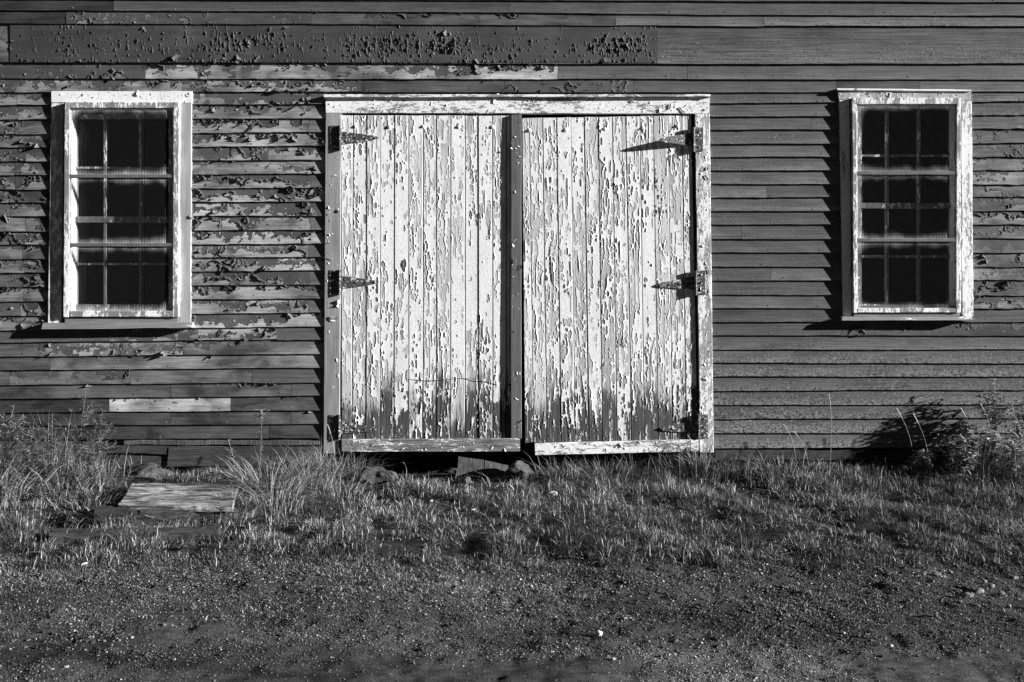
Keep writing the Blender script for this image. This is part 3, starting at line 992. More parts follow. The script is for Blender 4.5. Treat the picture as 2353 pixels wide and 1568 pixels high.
b, _ = trim(None, [([(1174.5, 264), (1198, 264), (1198.5, 1008), (1174, 1008)], 0.02, 0.040, dict(bare=0.80, wood=0.13, dirt=0.6))], M_WV, ld)
chips(b, lambda n: (U(1176, 1196, n), U(270, 1000, n), np.full(n, 0.0405)), 40, 0.009, 0, 0, 33)
b.build("seam_board", M_WV, ld)
b, _ = trim(None, [([(785, 1010), (1195, 1008), (1195, 1038), (786, 1039)], -0.01, 0.044, dict(bare=0.62, dirt=0.85, wood=0.24))], M_WH, ld, jit=0.002)
chips(b, lambda n: (U(790, 1190, n), U(1013, 1036, n), np.full(n, 0.0445)), 45, 0.007, 0, 0, 34)
b.build("bottom_board", M_WH, ld)
b, _ = trim(None, [([(1229, 1020), (1605, 1010), (1606, 1038), (1230, 1047)], -0.01, 0.044, dict(bare=0.48, dirt=0.45, wood=0.26))], M_WH, rd, jit=0.002)
chips(b, lambda n: (lambda x: (x, 1033 - (x - 1230) / 375 * 9 + U(-11, 11, n), np.full(n, 0.0445)))(U(1232, 1600, n)), 70, 0.008, 0, 0, 35)
b.build("bottom_board", M_WH, rd)


for dr, lst in ((ld, [(817, 291), (895, 292), (973, 291), (1054, 292), (1132, 292)]), (rd, [(1217, 300), (1300, 299), (1390, 297), (1478, 295), (1557, 290)])):
    for (a_, b_) in lst:
        q = MB(); c = W(a_, b_, 0.018)
        dome(q, c, 0.017 * U(.85, 1.1), 0.011, bare=U(0.0, 0.35), dirt=0.0, wood=0.2, off=U(0, 50))
        q.build("bolt_head", M_WV, dr, smooth=False)


def hinge(dr, sx, xb, yc, strap_len, lift, hh=15.5, drop=0.0, leaf=True):
    """strap hinge: leaf plate on the post, knuckle at the seam, tapered strap on the door (sx = +1 strap runs to the right)"""
    b = MB()
    lx0, lx1 = (xb - sx * 22, xb - sx * 3)
    slab(b, (min(lx0, lx1), yc - 28), (max(lx0, lx1), yc - 28), (max(lx0, lx1), yc + 28), (min(lx0, lx1), yc + 28), 0.029, 0.0365, jit=0.0012, cham=0.0015, step=0.03)
    c = W(xb, yc, 0.043)
    zz = np.linspace(-0.094, 0.094, 13)
    tube(b, np.stack([np.full(13, c[0]), np.full(13, c[1]), c[2] + zz], -1), 0.0105 * (1 + 0.10 * (np.arange(13) % 3 == 0)), 8)
    n = 15
    t = np.linspace(0, 1, n)
    px = xb + sx * strap_len * t
    half = hh + (3.6 - hh) * t
    half[-2:] *= np.array([0.85, 0.35])
    dep = 0.026 + lift * t ** 1.25
    pyc = yc + drop * t
    ring = []
    for sgn, th in ((-1, 0), (1, 0), (1, 0.0045), (-1, 0.0045)):
        ring.append(np.stack([W(a, p + sgn * h_, d_ - th) for a, p, h_, d_ in zip(px, pyc, half, dep)]))
    P = np.stack(ring, 1).reshape(-1, 3)
    b.add(P, [grid_faces(n, 4, True), np.array([[3, 2, 1, 0], np.arange(4) + 4 * (n - 1)])])
    for (tt, oy) in ((0.14, -6), (0.16, 7), (0.42, 0), (0.68, 1), (0.92, 0)):
        q = W(xb + sx * strap_len * tt, yc + drop * tt + oy, 0.026 + lift * tt ** 1.25)
        dome(b, q, 0.0085, 0.005, 7)
    for oy in (-18, 0, 18):
        dome(b, W(xb - sx * 12, yc + oy, 0.0365), 0.008, 0.005, 7)
    return b.build("strap_hinge", M_IRON, dr)


hinge(ld, 1, 781, 317, 88, 0.0)
hinge(ld, 1, 780, 649, 88, 0.0)
hinge(ld, 1, 779, 982, 88, 0.0, drop=6)
tag(hinge(rd, -1, 1594, 321, 80, 0.066), "bent strap hinge whose tip stands away from the planks")
hinge(rd, -1, 1599, 650, 90, 0.004, drop=6)
hinge(rd, -1, 1605, 981, 88, 0.004, drop=5)


# thin tube added to draw the dark line across the left door's planks
wb = MB()
wx = np.linspace(940, 1142, 30)
wy = 872 + 2.5 * np.sin((wx - 940) / 30) + np.where(wx > 1080, (wx - 1080) * 0.18, 0)
tube(wb, Wv(wx, wy, np.full(30, 0.0235) + 0.003 * np.sin(wx / 17)), 0.0019, 5)
wb.build("dark_line", M_IRON, ld)


# windows
def mesh_screen(x0, x1, bars, y0, y1, d, parent, seed):
    """square wire cloth; paint clogs the wires towards the frame and the cross bars"""
    b = MB()
    p = 0.0117
    tl, brn = W(x0, y0, d), W(x1, y1, d)
    X0_, X1_, Z1_, Z0_ = tl[0], brn[0], tl[2], brn[2]
    zb = [Z0_] + sorted(W(0, yy, d)[2] for yy in bars) + [Z1_]

    def pnt(x, z):
        i = np.clip(np.searchsorted(zb, z) - 1, 0, len(zb) - 2)
        za = np.take(zb, i); zc = np.take(zb, i + 1)
        dx = np.minimum(x - X0_, X1_ - x); dz = np.minimum(z - za, zc - z)
        R = 0.12
        ex = np.maximum(R - dx, 0); ez = np.maximum(R - dz, 0)
        dist = R - np.hypot(ex, ez)
        return np.clip(1 - dist / 0.062 + fbm2(x, z * 0.5, seed, 4, 14) * 0.22, 0, 1) ** 1.25
    for vert in (0, 1):
        cs = np.arange((X0_ if vert else Z0_) + p / 2, X1_ if vert else Z1_, p)
        for c in cs:
            lo, hi = (Z0_, Z1_) if vert else (X0_, X1_)
            s = np.arange(lo, hi + p, p); s[-1] = hi
            xx = np.full(len(s), c) if vert else s
            zz = s if vert else np.full(len(s), c)
            pt = pnt(xx, zz)
            r = 0.00046 + 0.0013 * pt
            sag = 0.0012 * np.sin(xx * 60 + zz * 43)
            wv = 0.0004 * (1 if vert else -1) * np.where(np.arange(len(s)) % 2, 1, -1)
            tube(b, np.stack([xx, -d + wv + sag, zz], -1), r, 4, paint=np.repeat(pt, 4))
    return b.build("wire_screen", M_WIRE, parent)


def window(label, casing, screen, bars, rail, sill, op, sash_v, sash_h, capq, bare, seed):
    b = MB()
    for q, d1, br in casing:
        slab(b, *q, -0.02, d1, bare=br, wood=0.38, dirt=0.12, off=U(0, 50))
    x0, x1, y0, y1 = op
    # inner faces of the opening
    for q in ([(x0 - 7, y0 - 7), (x0, y0 - 7), (x0, y1 + 7), (x0 - 7, y1 + 7)], [(x1, y0 - 7), (x1 + 7, y0 - 7), (x1 + 7, y1 + 7), (x1, y1 + 7)],
              [(x0, y0 - 7), (x1, y0 - 7), (x1, y0), (x0, y0)], [(x0, y1), (x1, y1), (x1, y1 + 7), (x0, y1 + 7)]):
        slab(b, *q, -0.12, 0.024, bare=0.25, wood=0.3, dirt=0.0, off=U(0, 50), cham=0.001)
    cx0 = min(q[0][0] for q, _, _ in casing); cx1 = max(q[1][0] for q, _, _ in casing)
    chips(b, lambda n: (U(cx0 + 3, cx1 - 3, n), np.where(U(0, 1, n) < .5, U(casing[0][0][0][1] + 2, casing[0][0][2][1] - 2, n), U(casing[0][0][0][1] + 4, casing[0][0][2][1] - 2, n)), np.full(n, 0.0345)),
          70 if bare > 0.3 else 20, 0.008, 0, 0, seed)
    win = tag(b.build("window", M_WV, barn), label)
    if capq:
        c = MB(); slab(c, *capq, -0.02, 0.05, bare=0.3, wood=0.3, dirt=0., off=U(0, 50)); c.build("head_cap", M_WH, win)
    c = MB()
    for q in screen:
        slab(c, *q, 0.025, 0.062, bare=bare, wood=0.26, dirt=0.0, off=U(0, 50), cham=0.004)
    for yy in bars:
        slab(c, (x0 - 6, yy - 4.2), (x1 + 4, yy - 4.2), (x1 + 4, yy + 4.2), (x0 - 6, yy + 4.2), 0.046, 0.0595, bare=0.85, wood=0.14, dirt=0.1, off=U(0, 50))
    c.build("screen_frame", M_WV, win)
    mesh_screen(x0 - 6, x1 + 4, bars, y0 - 1, y1 + 2, 0.046, win, seed)
    c = MB(); slab(c, *rail, 0.0, 0.044, bare=bare + 0.3, wood=0.2, dirt=0.2, off=U(0, 50)); c.build("bottom_rail", M_WH, win)
    c = MB(); slab(c, *sill, -0.02, 0.088, bare=bare + 0.22, wood=0.22, dirt=0.15, off=U(0, 50), jit=0.002, slope=0.012)
    c.build("sill", M_WH, win)
    c = MB()
    ds0, ds1 = -0.105, -0.070
    at = dict(bare=0.62, wood=0.16, dirt=0.1)
    for xs_, ww in sash_v:
        slab(c, (xs_ - ww, y0 + 1), (xs_ + ww, y0 + 1), (xs_ + ww, y1 - 1), (xs_ - ww, y1 - 1), ds0, ds1, off=U(0, 50), cham=0.002, **at)
    for yy, ww, dz in sash_h:
        slab(c, (x0 + 1, yy - ww), (x1 - 1, yy - ww), (x1 - 1, yy + ww), (x0 + 1, yy + ww), ds0 + 0.003, ds1 - 0.003 + dz, off=U(0, 50), cham=0.002, **at)
    c.build("sash", M_WV, win)
    c = MB()
    a = [W(px, py, -0.088) for px, py in ((x0 - 2, y0 - 2), (x1 + 2, y0 - 2), (x1 + 2, y1 + 2), (x0 - 2, y1 + 2))]
    a2 = [p_ + np.array([0, 0.003, 0]) for p_ in a]
    c.add(np.array(a + a2), [np.array([[0, 1, 2, 3], [7, 6, 5, 4], [0, 4, 5, 1], [1, 5, 6, 2], [2, 6, 7, 3], [3, 7, 4, 0]])])
    c.build("glass", M_GLASS, win)
    return win


window("left window with heavily flaking white casing and wire screen",
       [([(118, 210), (441, 210), (441, 237), (118, 236)], 0.035, 0.22),
        ([(117, 236.5), (146, 236.5), (140, 742), (110, 742)], 0.031, 0.55),
        ([(413, 237.5), (440, 237.5), (438, 742), (411, 742)], 0.033, 0.82)],
       [[(148, 235), (160, 235), (158, 729), (145, 729)], [(398, 235), (412, 235), (410, 729), (396, 729)],
        [(160.5, 235), (397.5, 235), (397.5, 249), (160.5, 249)], [(158.5, 715), (396, 715), (396, 729), (158.5, 729)]],
       [405, 563], [(149, 730), (409, 730), (409, 743), (149, 743)],
       [(96, 743), (440, 741), (441, 754), (95, 758)], (161, 396, 248, 716),
       [(166, 4), (241, 3.2), (322, 3.2), (391, 4)], [(268, 5, 0), (386, 2.5, 0), (505, 7, .01), (607, 2.5, 0), (708, 8, 0)], None, 0.58, 51)
window("right window with smoother white casing and wire screen",
       [([(1926, 209), (2232, 210), (2232, 231), (1928, 230)], 0.035, 0.72),
        ([(1929, 230.5), (1952, 230.5), (1957, 727), (1938, 727)], 0.031, 0.3),
        ([(2209, 231.5), (2233, 231.5), (2237, 727), (2212, 727)], 0.033, 0.42)],
       [[(1958, 225), (1969, 225), (1970, 719), (1961, 719)], [(2198, 225), (2209, 225), (2208, 719), (2197, 719)],
        [(1969.5, 225), (2197.5, 225), (2197.5, 240), (1969.5, 240)], [(1970.5, 709), (2196.5, 709), (2196.5, 719), (1970.5, 719)]],
       [398, 552], [(1962, 719.5), (2206, 719.5), (2206, 728), (1963, 728)],
       [(1937, 728), (2236, 728), (2237, 737), (1935, 738)], (1971, 2196, 240, 710),
       [(1976, 4), (2039, 3.2), (2112, 3.2), (2190, 4)], [(246, 4, 0), (358, 2.5, 0), (473, 6, .01), (590, 3, 0), (704, 5, 0)],
       [(1924, 203), (2232, 206.5), (2232, 210), (1924, 208)], 0.52, 52)

# ------------------------------------------------------------------ ground
def edge_y(x):
    return -2.15 + 0.17 * fbm1(np.asarray(x), 77, 3, 0.7) + 0.07 * fbm1(np.asarray(x), 78, 3, 4)


def gz(x, y):
    x = np.asarray(x, float); y = np.asarray(y, float)
    lawn = 1 / (1 + np.exp(-(y - edge_y(np.clip(x, -8, 8))) * 18))
    z = -0.055 + 0.05 * lawn
    z = z + fbm2(x, y, 5, 4, 1.1) * 0.014 + fbm2(x, y, 6, 3, 6.0) * 0.006 + fbm2(x, y, 8, 3, 15.0) * 0.0055 + lawn * fbm2(x, y, 9, 3, 5.0) * 0.014
    z = z + 0.05 * np.exp(-((y + 0.25) / 0.3) ** 2) * (np.abs(x) > 1.35)
    far = np.clip((np.hypot(x, y + 2) - 9) / 30, 0, 1)
    return z * (1 - far) - 0.03 * far


def pale_at(x, y):
    """where the yard is worn to pale dust"""
    p = 2.2 * np.exp(-((x - 0.85) / 0.55) ** 2 - ((y + 3.80) / 0.22) ** 2) + 0.7 * np.exp(-((x - 0.2) / 1.2) ** 2 - ((y + 3.45) / 0.14) ** 2)
    p = p + 1.1 * np.exp(-((x - 2.0) / 0.5) ** 2 - ((y + 3.7) / 0.18) ** 2) + 0.8 * np.exp(-((x + 1.9) / 0.9) ** 2 - ((y + 3.95) / 0.12) ** 2)
    p = p + 1.0 * np.exp(-((x - 0.1) / 0.5) ** 2 - ((y + 2.45) / 0.14) ** 2)
    n_ = fbm2(x, y * 2, 15, 4, 2.2)
    return np.clip(p * (0.8 + 0.6 * n_) + 0.5 * np.clip(n_ - 0.1, 0, 1) * (np.hypot(x, y) < 7), 0, 2.2)


def axis(a, b, st, ext):
    core_ = np.arange(a, b + st / 2, st)
    g = []; s = st; p = 0
    while p < ext:
        s *= 1.35; p += s; g.append(p)
    g = np.array(g)
    return np.concatenate([(a - g)[::-1], core_, b + g])


gx = axis(-4.6, 4.6, 0.018, 400)
gy = axis(-4.2, 0.3, 0.018, 400)
YY, XX = np.meshgrid(gy, gx, indexing='ij')
ZZ = gz(XX, YY)
gm = MB()
soil = 1 / (1 + np.exp(-(YY - edge_y(np.clip(XX, -8, 8)) - 0.02) * 14)) * (YY < 6)
pale = pale_at(XX, YY)
gm.add(np.stack([XX, YY, ZZ], -1).reshape(-1, 3), [grid_faces(len(gy), len(gx))], soil=soil.ravel(), pale=pale.ravel())
g_ = gm.build("ground", M_GROUND, None, smooth=True)
tag(g_, kind="structure")

# loose gravel
ICO_V = None


def ico():
    p = (1 + 5 ** 0.5) / 2
    v = np.array([(-1, p, 0), (1, p, 0), (-1, -p, 0), (1, -p, 0), (0, -1, p), (0, 1, p), (0, -1, -p), (0, 1, -p), (p, 0, -1), (p, 0, 1), (-p, 0, -1), (-p, 0, 1)]) / math.hypot(1, p)
    f = np.array([(0, 11, 5), (0, 5, 1), (0, 1, 7), (0, 7, 10), (0, 10, 11), (1, 5, 9), (5, 11, 4), (11, 10, 2), (10, 7, 6), (7, 1, 8), (3, 9, 4), (3, 4, 2), (3, 2, 6), (3, 6, 8), (3, 8, 9), (4, 9, 5), (2, 4, 11), (6, 2, 10), (8, 6, 7), (9, 8, 1)])
    return v, f


def stones(mb, x, y, r, tone, sink=0.25):
    n = len(x)
    v, f = ico()
    P = v[None] * (1 + rng.uniform(-0.22, 0.22, (n, 12, 1)))
    P = P * np.stack([U(.7, 1.35, n), U(.7, 1.3, n), U(.45, .95, n)], -1)[:, None]
    a = U(0, 6.28, n); ca, sa = np.cos(a)[:, None], np.sin(a)[:, None]
    t = U(-.5, .5, n); ct, st = np.cos(t)[:, None], np.sin(t)[:, None]
    xx, yy, zz = P[..., 0], P[..., 1], P[..., 2]
    xx, zz = xx * ct - zz * st, xx * st + zz * ct
    xx, yy = xx * ca - yy * sa, xx * sa + yy * ca
    P = np.stack([xx, yy, zz], -1) * r[:, None, None]
    P += np.stack([x, y, gz(x, y) + r * sink], -1)[:, None]
    F_ = (f[None] + (np.arange(n) * 12)[:, None, None]).reshape(-1, 3)
    mb.add(P.reshape(-1, 3), [F_], tone=np.repeat(tone, 12))


gv = MB()
n = 80000
yv = U(-4.05, -2.0, n); t_ = (yv + D)
xv = U(-0.56, 0.56, n) * t_
dn = fbm2(xv, yv * 2, 91, 4, 0.9) + fbm2(xv, yv, 92, 2, 5) * 0.4
smooth_ = np.exp(-((xv - 0.7) / 1.3) ** 2 - ((yv + 3.9) / 0.45) ** 2) + 0.8 * np.exp(-((xv + 0.5) / 1.6) ** 2 - ((yv + 3.55) / 0.25) ** 2) + 0.7 * np.exp(-((xv - 2.4) / 0.8) ** 2 - ((yv + 3.2) / 0.3) ** 2)
pr = np.clip(0.6 + 0.9 * dn - 0.75 * smooth_, 0.03, 1) * np.interp(yv, [-4.05, -3.6, -3.3, -2.6], [0.35, 0.4, 0.9, 1.0]) * np.interp(xv, [-2, -1], [1.0, 0.85]) * np.clip((edge_y(xv) + 0.15 - yv) * 6, 0, 1)
kp = U(0, 1, n) < pr
xv, yv = xv[kp], yv[kp]
rr = np.clip(np.exp(rng.normal(math.log(0.0031), 0.42, len(xv))), 0.0015, 0.011)
stones(gv, xv, yv, rr, np.clip((1 + 0.9 * pale_at(xv, yv)) * np.exp(rng.normal(math.log(0.058), 0.8, len(xv))), 0.012, 0.5))
n = 420000
yv = U(-4.05, -2.0, n); xv = U(-0.56, 0.56, n) * (yv + D)
dn = fbm2(xv, yv * 2, 93, 4, 1.1)
kp = U(0, 1, n) < np.clip(0.5 + 0.7 * dn, 0.05, 1) * np.interp(yv, [-4.05, -3.55, -3.2, -2.6], [0.30, 0.35, 0.9, 1.0]) * np.interp(xv, [1.2, 1.9], [1.0, 0.55]) * np.clip((edge_y(xv) + 0.15 - yv) * 6, 0, 1)
xv, yv = xv[kp], yv[kp]; n = len(xv)
rr = np.clip(np.exp(rng.normal(math.log(0.0021), 0.35, n)), 0.001, 0.005)
ov = np.array([(1, 0, 0), (-1, 0, 0), (0, 1, 0), (0, -1, 0), (0, 0, 1), (0, 0, -1)], float)
of = np.array([(0, 2, 4), (2, 1, 4), (1, 3, 4), (3, 0, 4), (2, 0, 5), (1, 2, 5), (3, 1, 5), (0, 3, 5)])
P = (ov[None] + U(-.45, .45, (n, 6, 3))) * rr[:, None, None] * np.array([1.2, 1.1, 0.8])
P += np.stack([xv, yv, gz(xv, yv) + rr * 0.3], -1)[:, None]
gv.add(P.reshape(-1, 3), [(of[None] + (np.arange(n) * 6)[:, None, None]).reshape(-1, 3)],
       tone=np.repeat(np.clip((1 + 0.9 * pale_at(xv, yv)) * np.exp(rng.normal(math.log(0.05), 0.8, n)), 0.010, 0.4), 6))
tag(gv.build("gravel", M_PEB), "loose fine gravel strewn over the bare yard", kind="stuff")

# larger stones, each a thing
def stone(px, py, wpx, hpx, label, tone=0.35, group=None, name="stone", mat=None, sink=0.2, seed=None):
    p = G(px, py, -0.03)
    z = float(gz(p[0], p[1]))
    p = G(px, py, z)
    k = (p[1] + D) / F
    b = MB()
    lump(b, (p[0], p[1], z + hpx * k * (0.5 - sink)), (wpx * k / 2, wpx * k / 2.4, hpx * k / 2), seed or int(px * 7 + py), 0.22, 4 if wpx > 30 else 2, tone=tone)
    o = b.build(name, mat or M_PEB, None, smooth=False, origin=(p[0], p[1], z))
    return tag(o, label, "stone", group)


stone(1377, 1461, 15, 17, "pale upright pebble alone on the bare gravel in front of the right door", 0.6)
stone(1410, 1518, 11, 8, "small grey pebble near the bottom edge below the right door", 0.25)
stone(1940, 1458, 9, 7, "tiny pale pebble on bare gravel below the right window", 0.45)
stone(2152, 1418, 12, 14, "upright grey stone half sunk in gravel below the right window", 0.2)
stone(152, 1535, 16, 9, "flat pale pebble near the lower left corner of the yard", 0.3)
stone(118, 1541, 11, 6, "small dull pebble just left of the flat pale pebble at lower left", 0.2)
stone(730, 1500, 9, 6, "little grey pebble on the gravel straight below the left door post", 0.28)
stone(1555, 1425, 8, 5, "tiny grey pebble on gravel below the hinge side of the right door", 0.3)
for i, (px, py, ww, hh, tn) in enumerate([(2250, 1362, 20, 15, .42), (2224, 1373, 26, 15, .38), (2278, 1352, 16, 13, .4), (2262, 1340, 13, 10, .35), (2302, 1368, 24, 12, .2),
                                          (2205, 1386, 14, 8, .2), (2330, 1332, 22, 12, .25), (2150, 1322, 22, 10, .3), (2168, 1327, 14, 7, .28), (2132, 1348, 10, 9, .3), (2185, 1318, 11, 8, .3),
                                          (2318, 1396, 12, 9, .25), (2246, 1396, 15, 9, .18), (2100, 1330, 10, 6, .22)]):
    stone(px, py, ww, hh, "pale rounded stone scattered with others at the grass edge below the right window", tn * 0.6, "rounded stones at the grass edge")

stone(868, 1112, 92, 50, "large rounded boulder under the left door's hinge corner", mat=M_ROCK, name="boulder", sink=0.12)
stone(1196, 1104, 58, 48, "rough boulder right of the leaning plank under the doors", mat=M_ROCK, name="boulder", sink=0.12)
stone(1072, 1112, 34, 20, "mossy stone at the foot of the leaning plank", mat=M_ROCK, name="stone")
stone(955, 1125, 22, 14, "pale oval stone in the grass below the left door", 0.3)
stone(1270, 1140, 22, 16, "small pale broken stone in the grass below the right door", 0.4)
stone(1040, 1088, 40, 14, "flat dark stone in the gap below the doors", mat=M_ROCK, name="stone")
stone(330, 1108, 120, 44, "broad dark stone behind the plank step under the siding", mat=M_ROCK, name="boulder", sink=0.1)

# leaning plank below the doors
def solid(mb, quad, thick, n=(14, 6), jit=0.003, seed=0):
    """a board from four world corners (near-left, near-right, far-right, far-left), thickness down its normal"""
    q = np.array(quad, float)
    u = np.linspace(0, 1, n[0])[None, :, None]; v = np.linspace(0, 1, n[1])[:, None, None]
    P = (q[0] * (1 - u) + q[1] * u) * (1 - v) + (q[3] * (1 - u) + q[2] * u) * v
    nr = np.cross(q[1] - q[0], q[3] - q[0]); nr /= np.linalg.norm(nr)
    j = fbm2(P[..., 0] * 3 + seed, P[..., 1] * 3 + P[..., 2] * 3, seed, 3, 3)[..., None]
    P = P + nr * j * jit
    ragged = fbm1(np.linspace(0, 6, n[1]), seed + 1, 3, 2) * jit * 2
    du = (q[1] - q[0]) / np.linalg.norm(q[1] - q[0])
    P[:, 0] += du * ragged[:, None]; P[:, -1] -= du * ragged[::-1, None]
    dv = (q[3] - q[0]) / np.linalg.norm(q[3] - q[0])
    rg = fbm1(np.linspace(0, 6, n[0]), seed + 2, 5, 1) * jit * 1.6
    P[0] += dv * rg[:, None]; P[-1] += dv * rg[::-1, None]
    B = P - nr * thick
    N_ = n[0] * n[1]
    top = grid_faces(n[1], n[0])
    side = []
    idx = np.arange(N_).reshape(n[1], n[0])
    loop = np.concatenate([idx[0, :], idx[1:, -1], idx[-1, -2::-1], idx[-2:0:-1, 0]])
    l2 = np.roll(loop, -1)
    side = np.stack([l2, loop, loop + N_, l2 + N_], -1)
    mb.add(np.concatenate([P.reshape(-1, 3), B.reshape(-1, 3)]), [top, top[:, ::-1] + N_, side])


b = MB()
qs = [(1049, 1114), (1092, 1116), (1095, 1057), (1054, 1049)]
c3 = lambda q, d: W(q[0], q[1], d)
solid(b, [c3((1048, 1125), .17), c3((1109, 1126), .17), c3((1113, 1058), .11), c3((1053, 1048.5), .11)], 0.02, (6, 8), 0.002, 3)
solid(b, [c3((1110.5, 1126), .17), c3((1168, 1128), .17), c3((1169, 1070), .11), c3((1114.5, 1058.3), .11)], 0.02, (6, 8), 0.002, 4)
o = b.build("leaning_plank", M_LEAN, None, origin=(-0.2, -0.15, 0))
tag(o, "grey square of upright planks leaning in the gap under the doors", "plank")

# low plank step on the left
b = MB()
zt = 0.11
q = [G(270, 1163, zt), G(532, 1164, zt), G(548, 1110, zt + 0.01), G(306, 1110, zt + 0.01)]
solid(b, q, 0.035, (90, 40), 0.003, 8)
tag(b.build("wooden_step", M_SLAB, None, origin=(q[0] + q[2]) / 2), "sunlit bleached board lying as a low step below the left window", "step")


def timber(p0, p1, w_, h_, label, seed, mat=None):
    b = MB()
    a, c = np.array(p0), np.array(p1)
    du = c - a; L = np.linalg.norm(du); du /= L
    sd = np.array([-du[1], du[0], 0])
    n = int(L / 0.04) + 2
    t = np.linspace(0, 1, n)[:, None]
    base = a + (c - a) * t
    ring = []
    k = 0
    for (s, z) in ((-.5, 0), (-.5, .8), (-.4, 1), (.4, 1), (.5, .8), (.5, 0)):
        j = fbm1(np.linspace(0, L * 4, n), seed + k, 4, 2)[:, None] * 0.009
        ring.append(base + sd * (s * w_ + j) + np.array([0, 0, 1]) * (z * h_ + j)); k += 1
    P = np.stack(ring, 1).reshape(-1, 3)
    b.add(P, [grid_faces(n, 6, True), np.array([[5, 4, 3, 2, 1, 0], np.arange(6) + 6 * (n - 1)])])
    o = b.build("timber", mat or M_TIMB, None, origin=(a + c) / 2)
    return tag(o, label, "timber")


p0, p1 = G(222, 1212, -0.02), G(522, 1206, -0.02)
timber(p0, p1, 0.10, 0.115, "dark rotten timber along the front of the bleached step board", 61)
p0, p1 = G(120, 1252, -0.03), G(505, 1240, -0.03)
timber(p0, p1, 0.10, 0.075, "lowest dark timber half buried in grass in front of the step", 71)
p0, p1 = G(205, 1150, 0.0), G(298, 1142, 0.0)
timber(p0, p1, 0.12, 0.06, "short dark timber end poking out left of the bleached step board", 81)


# ------------------------------------------------------------------ grass and weeds
def blades(mb, x, y, h, wd, az, lean, tone, curl=1.0, z=None):
    """grass blades: two bent segments and a tip, all at once"""
    n = len(x)
    z0 = gz(x, y) - 0.004 if z is None else z
    dx, dy = np.cos(az), np.sin(az)
    sx, sy = -np.sin(az + U(-1.2, 1.2, n)), np.cos(az + U(-1.2, 1.2, n))
    P = np.zeros((n, 7, 3))
    lv = [(0.0, 1.0), (0.38, 0.95), (0.74, 0.65)]
    hl = lambda t: h * lean * (t ** (1.0 + curl))
    vz = lambda t: h * (t - 0.5 * np.clip(lean, 0, 1.3) * t ** (2.2))
    for i, (t, ww) in enumerate(lv):
        cx = x + dx * hl(t); cy = y + dy * hl(t); cz = z0 + vz(t)
        P[:, 2 * i] = np.stack([cx - sx * wd * ww / 2, cy - sy * wd * ww / 2, cz], -1)
        P[:, 2 * i + 1] = np.stack([cx + sx * wd * ww / 2, cy + sy * wd * ww / 2, cz], -1)
    P[:, 6] = np.stack([x + dx * hl(1.0), y + dy * hl(1.0), z0 + vz(1.0)], -1)
    o = (np.arange(n) * 7)[:, None, None]
    q = (np.array([[0, 1, 3, 2], [2, 3, 5, 4]])[None] + o).reshape(-1, 4)
    tr = (np.array([[4, 5, 6]])[None] + o).reshape(-1, 3)
    mb.add(P.reshape(-1, 3), [q, tr], tone=np.repeat(tone, 7))


def tones(n, med, sg=0.45, dry=0.12, dt=0.26):
    t = np.exp(rng.normal(math.log(med), sg, n))
    return np.where(U(0, 1, n) < dry, dt * U(0.6, 1.3, n), np.clip(t, 0.015, 0.35))


def keep_clear(x, y):
    """no grass through the step, the timbers, the plank and the stones under the doors"""
    a = (x > -2.60) & (x < -1.84) & (y > -1.25) & (y < -0.66)
    b_ = (x > -0.45) & (x < 0.02) & (y > -0.2) & (y < 0.05)
    return ~(a | b_)


gr = MB()
n = 620000
yv = U(-2.5, -0.03, n); xv = U(-0.60, 0.60, n) * (yv + D)
clump = fbm2(xv, yv, 201, 3, 2.6)
fine = fbm2(xv, yv, 206, 3, 9.0)
den = np.clip(0.72 + 0.5 * clump + 0.75 * fine, 0.06, 1) * np.clip((yv - edge_y(xv) + 0.14) * 5, 0, 1)
door_zone = (xv > -1.3) & (xv < 0.25) & (yv > -0.35)
den = den * np.where(door_zone, 0.18, 1.0)
kp = (U(0, 1, n) < den) & keep_clear(xv, yv)
xv, yv = xv[kp], yv[kp]; n = len(xv)
cl = fbm2(xv, yv, 201, 3, 2.6)
hh = np.clip(0.042 + 0.030 * cl + 0.030 * fbm2(xv, yv, 206, 3, 9.0) + rng.normal(0, 0.013, n), 0.014, 0.11)
hh *= np.interp(yv, [-2.4, -2.1, -1.2, -0.5], [0.7, 0.9, 1.0, 1.35])
az = rng.normal(0.9, 1.6, n)
wide = U(0, 1, n) < 0.13 * np.clip(1 + 0.9 * fbm2(xv, yv, 205, 3, 2.2), 0.1, 2.5)
med = 0.029 * np.clip(1 + 0.55 * fbm2(xv, yv, 202, 3, 1.3), 0.4, 2)
blades(gr, xv, yv, hh * np.where(wide, 1.15, 1.0), np.where(wide, U(.0020, .0034, n), U(0.0011, 0.0024, n)), az, np.where(U(0, 1, n) < 0.5, U(0.8, 2.2, n), U(0.05, 0.8, n)), np.clip(np.where(wide, U(.18, .6, n), med * np.exp(rng.normal(0, .95, n))), .008, .5))
# sparse sprigs spreading onto the gravel
n = 110000
yv = U(-3.15, -2.05, n); xv = U(-0.58, 0.58, n) * (yv + D)
pt = fbm2(xv, yv * 1.6, 203, 4, 1.5)
pr = np.clip(pt * 1.6 + 0.15, 0, 1) * np.clip((yv + 3.15) / 0.8, 0, 1) * np.interp(xv, [-4, -1, 1, 2.5, 4], [1, 1, .7, .5, .3])
kp = (U(0, 1, n) < pr)
xv, yv = xv[kp], yv[kp]; n = len(xv)
blades(gr, xv, yv, U(0.010, 0.038, n), U(0.0016, 0.0036, n), U(0, 6.28, n), U(0.3, 1.2, n), np.where(U(0, 1, n) < 0.35, U(.15, .42, n), 0.06 * np.exp(rng.normal(0, .4, n))))
tag(gr.build("grass", M_GRASS), "short rough grass between the barn and the gravel", kind="stuff")

tg = MB()


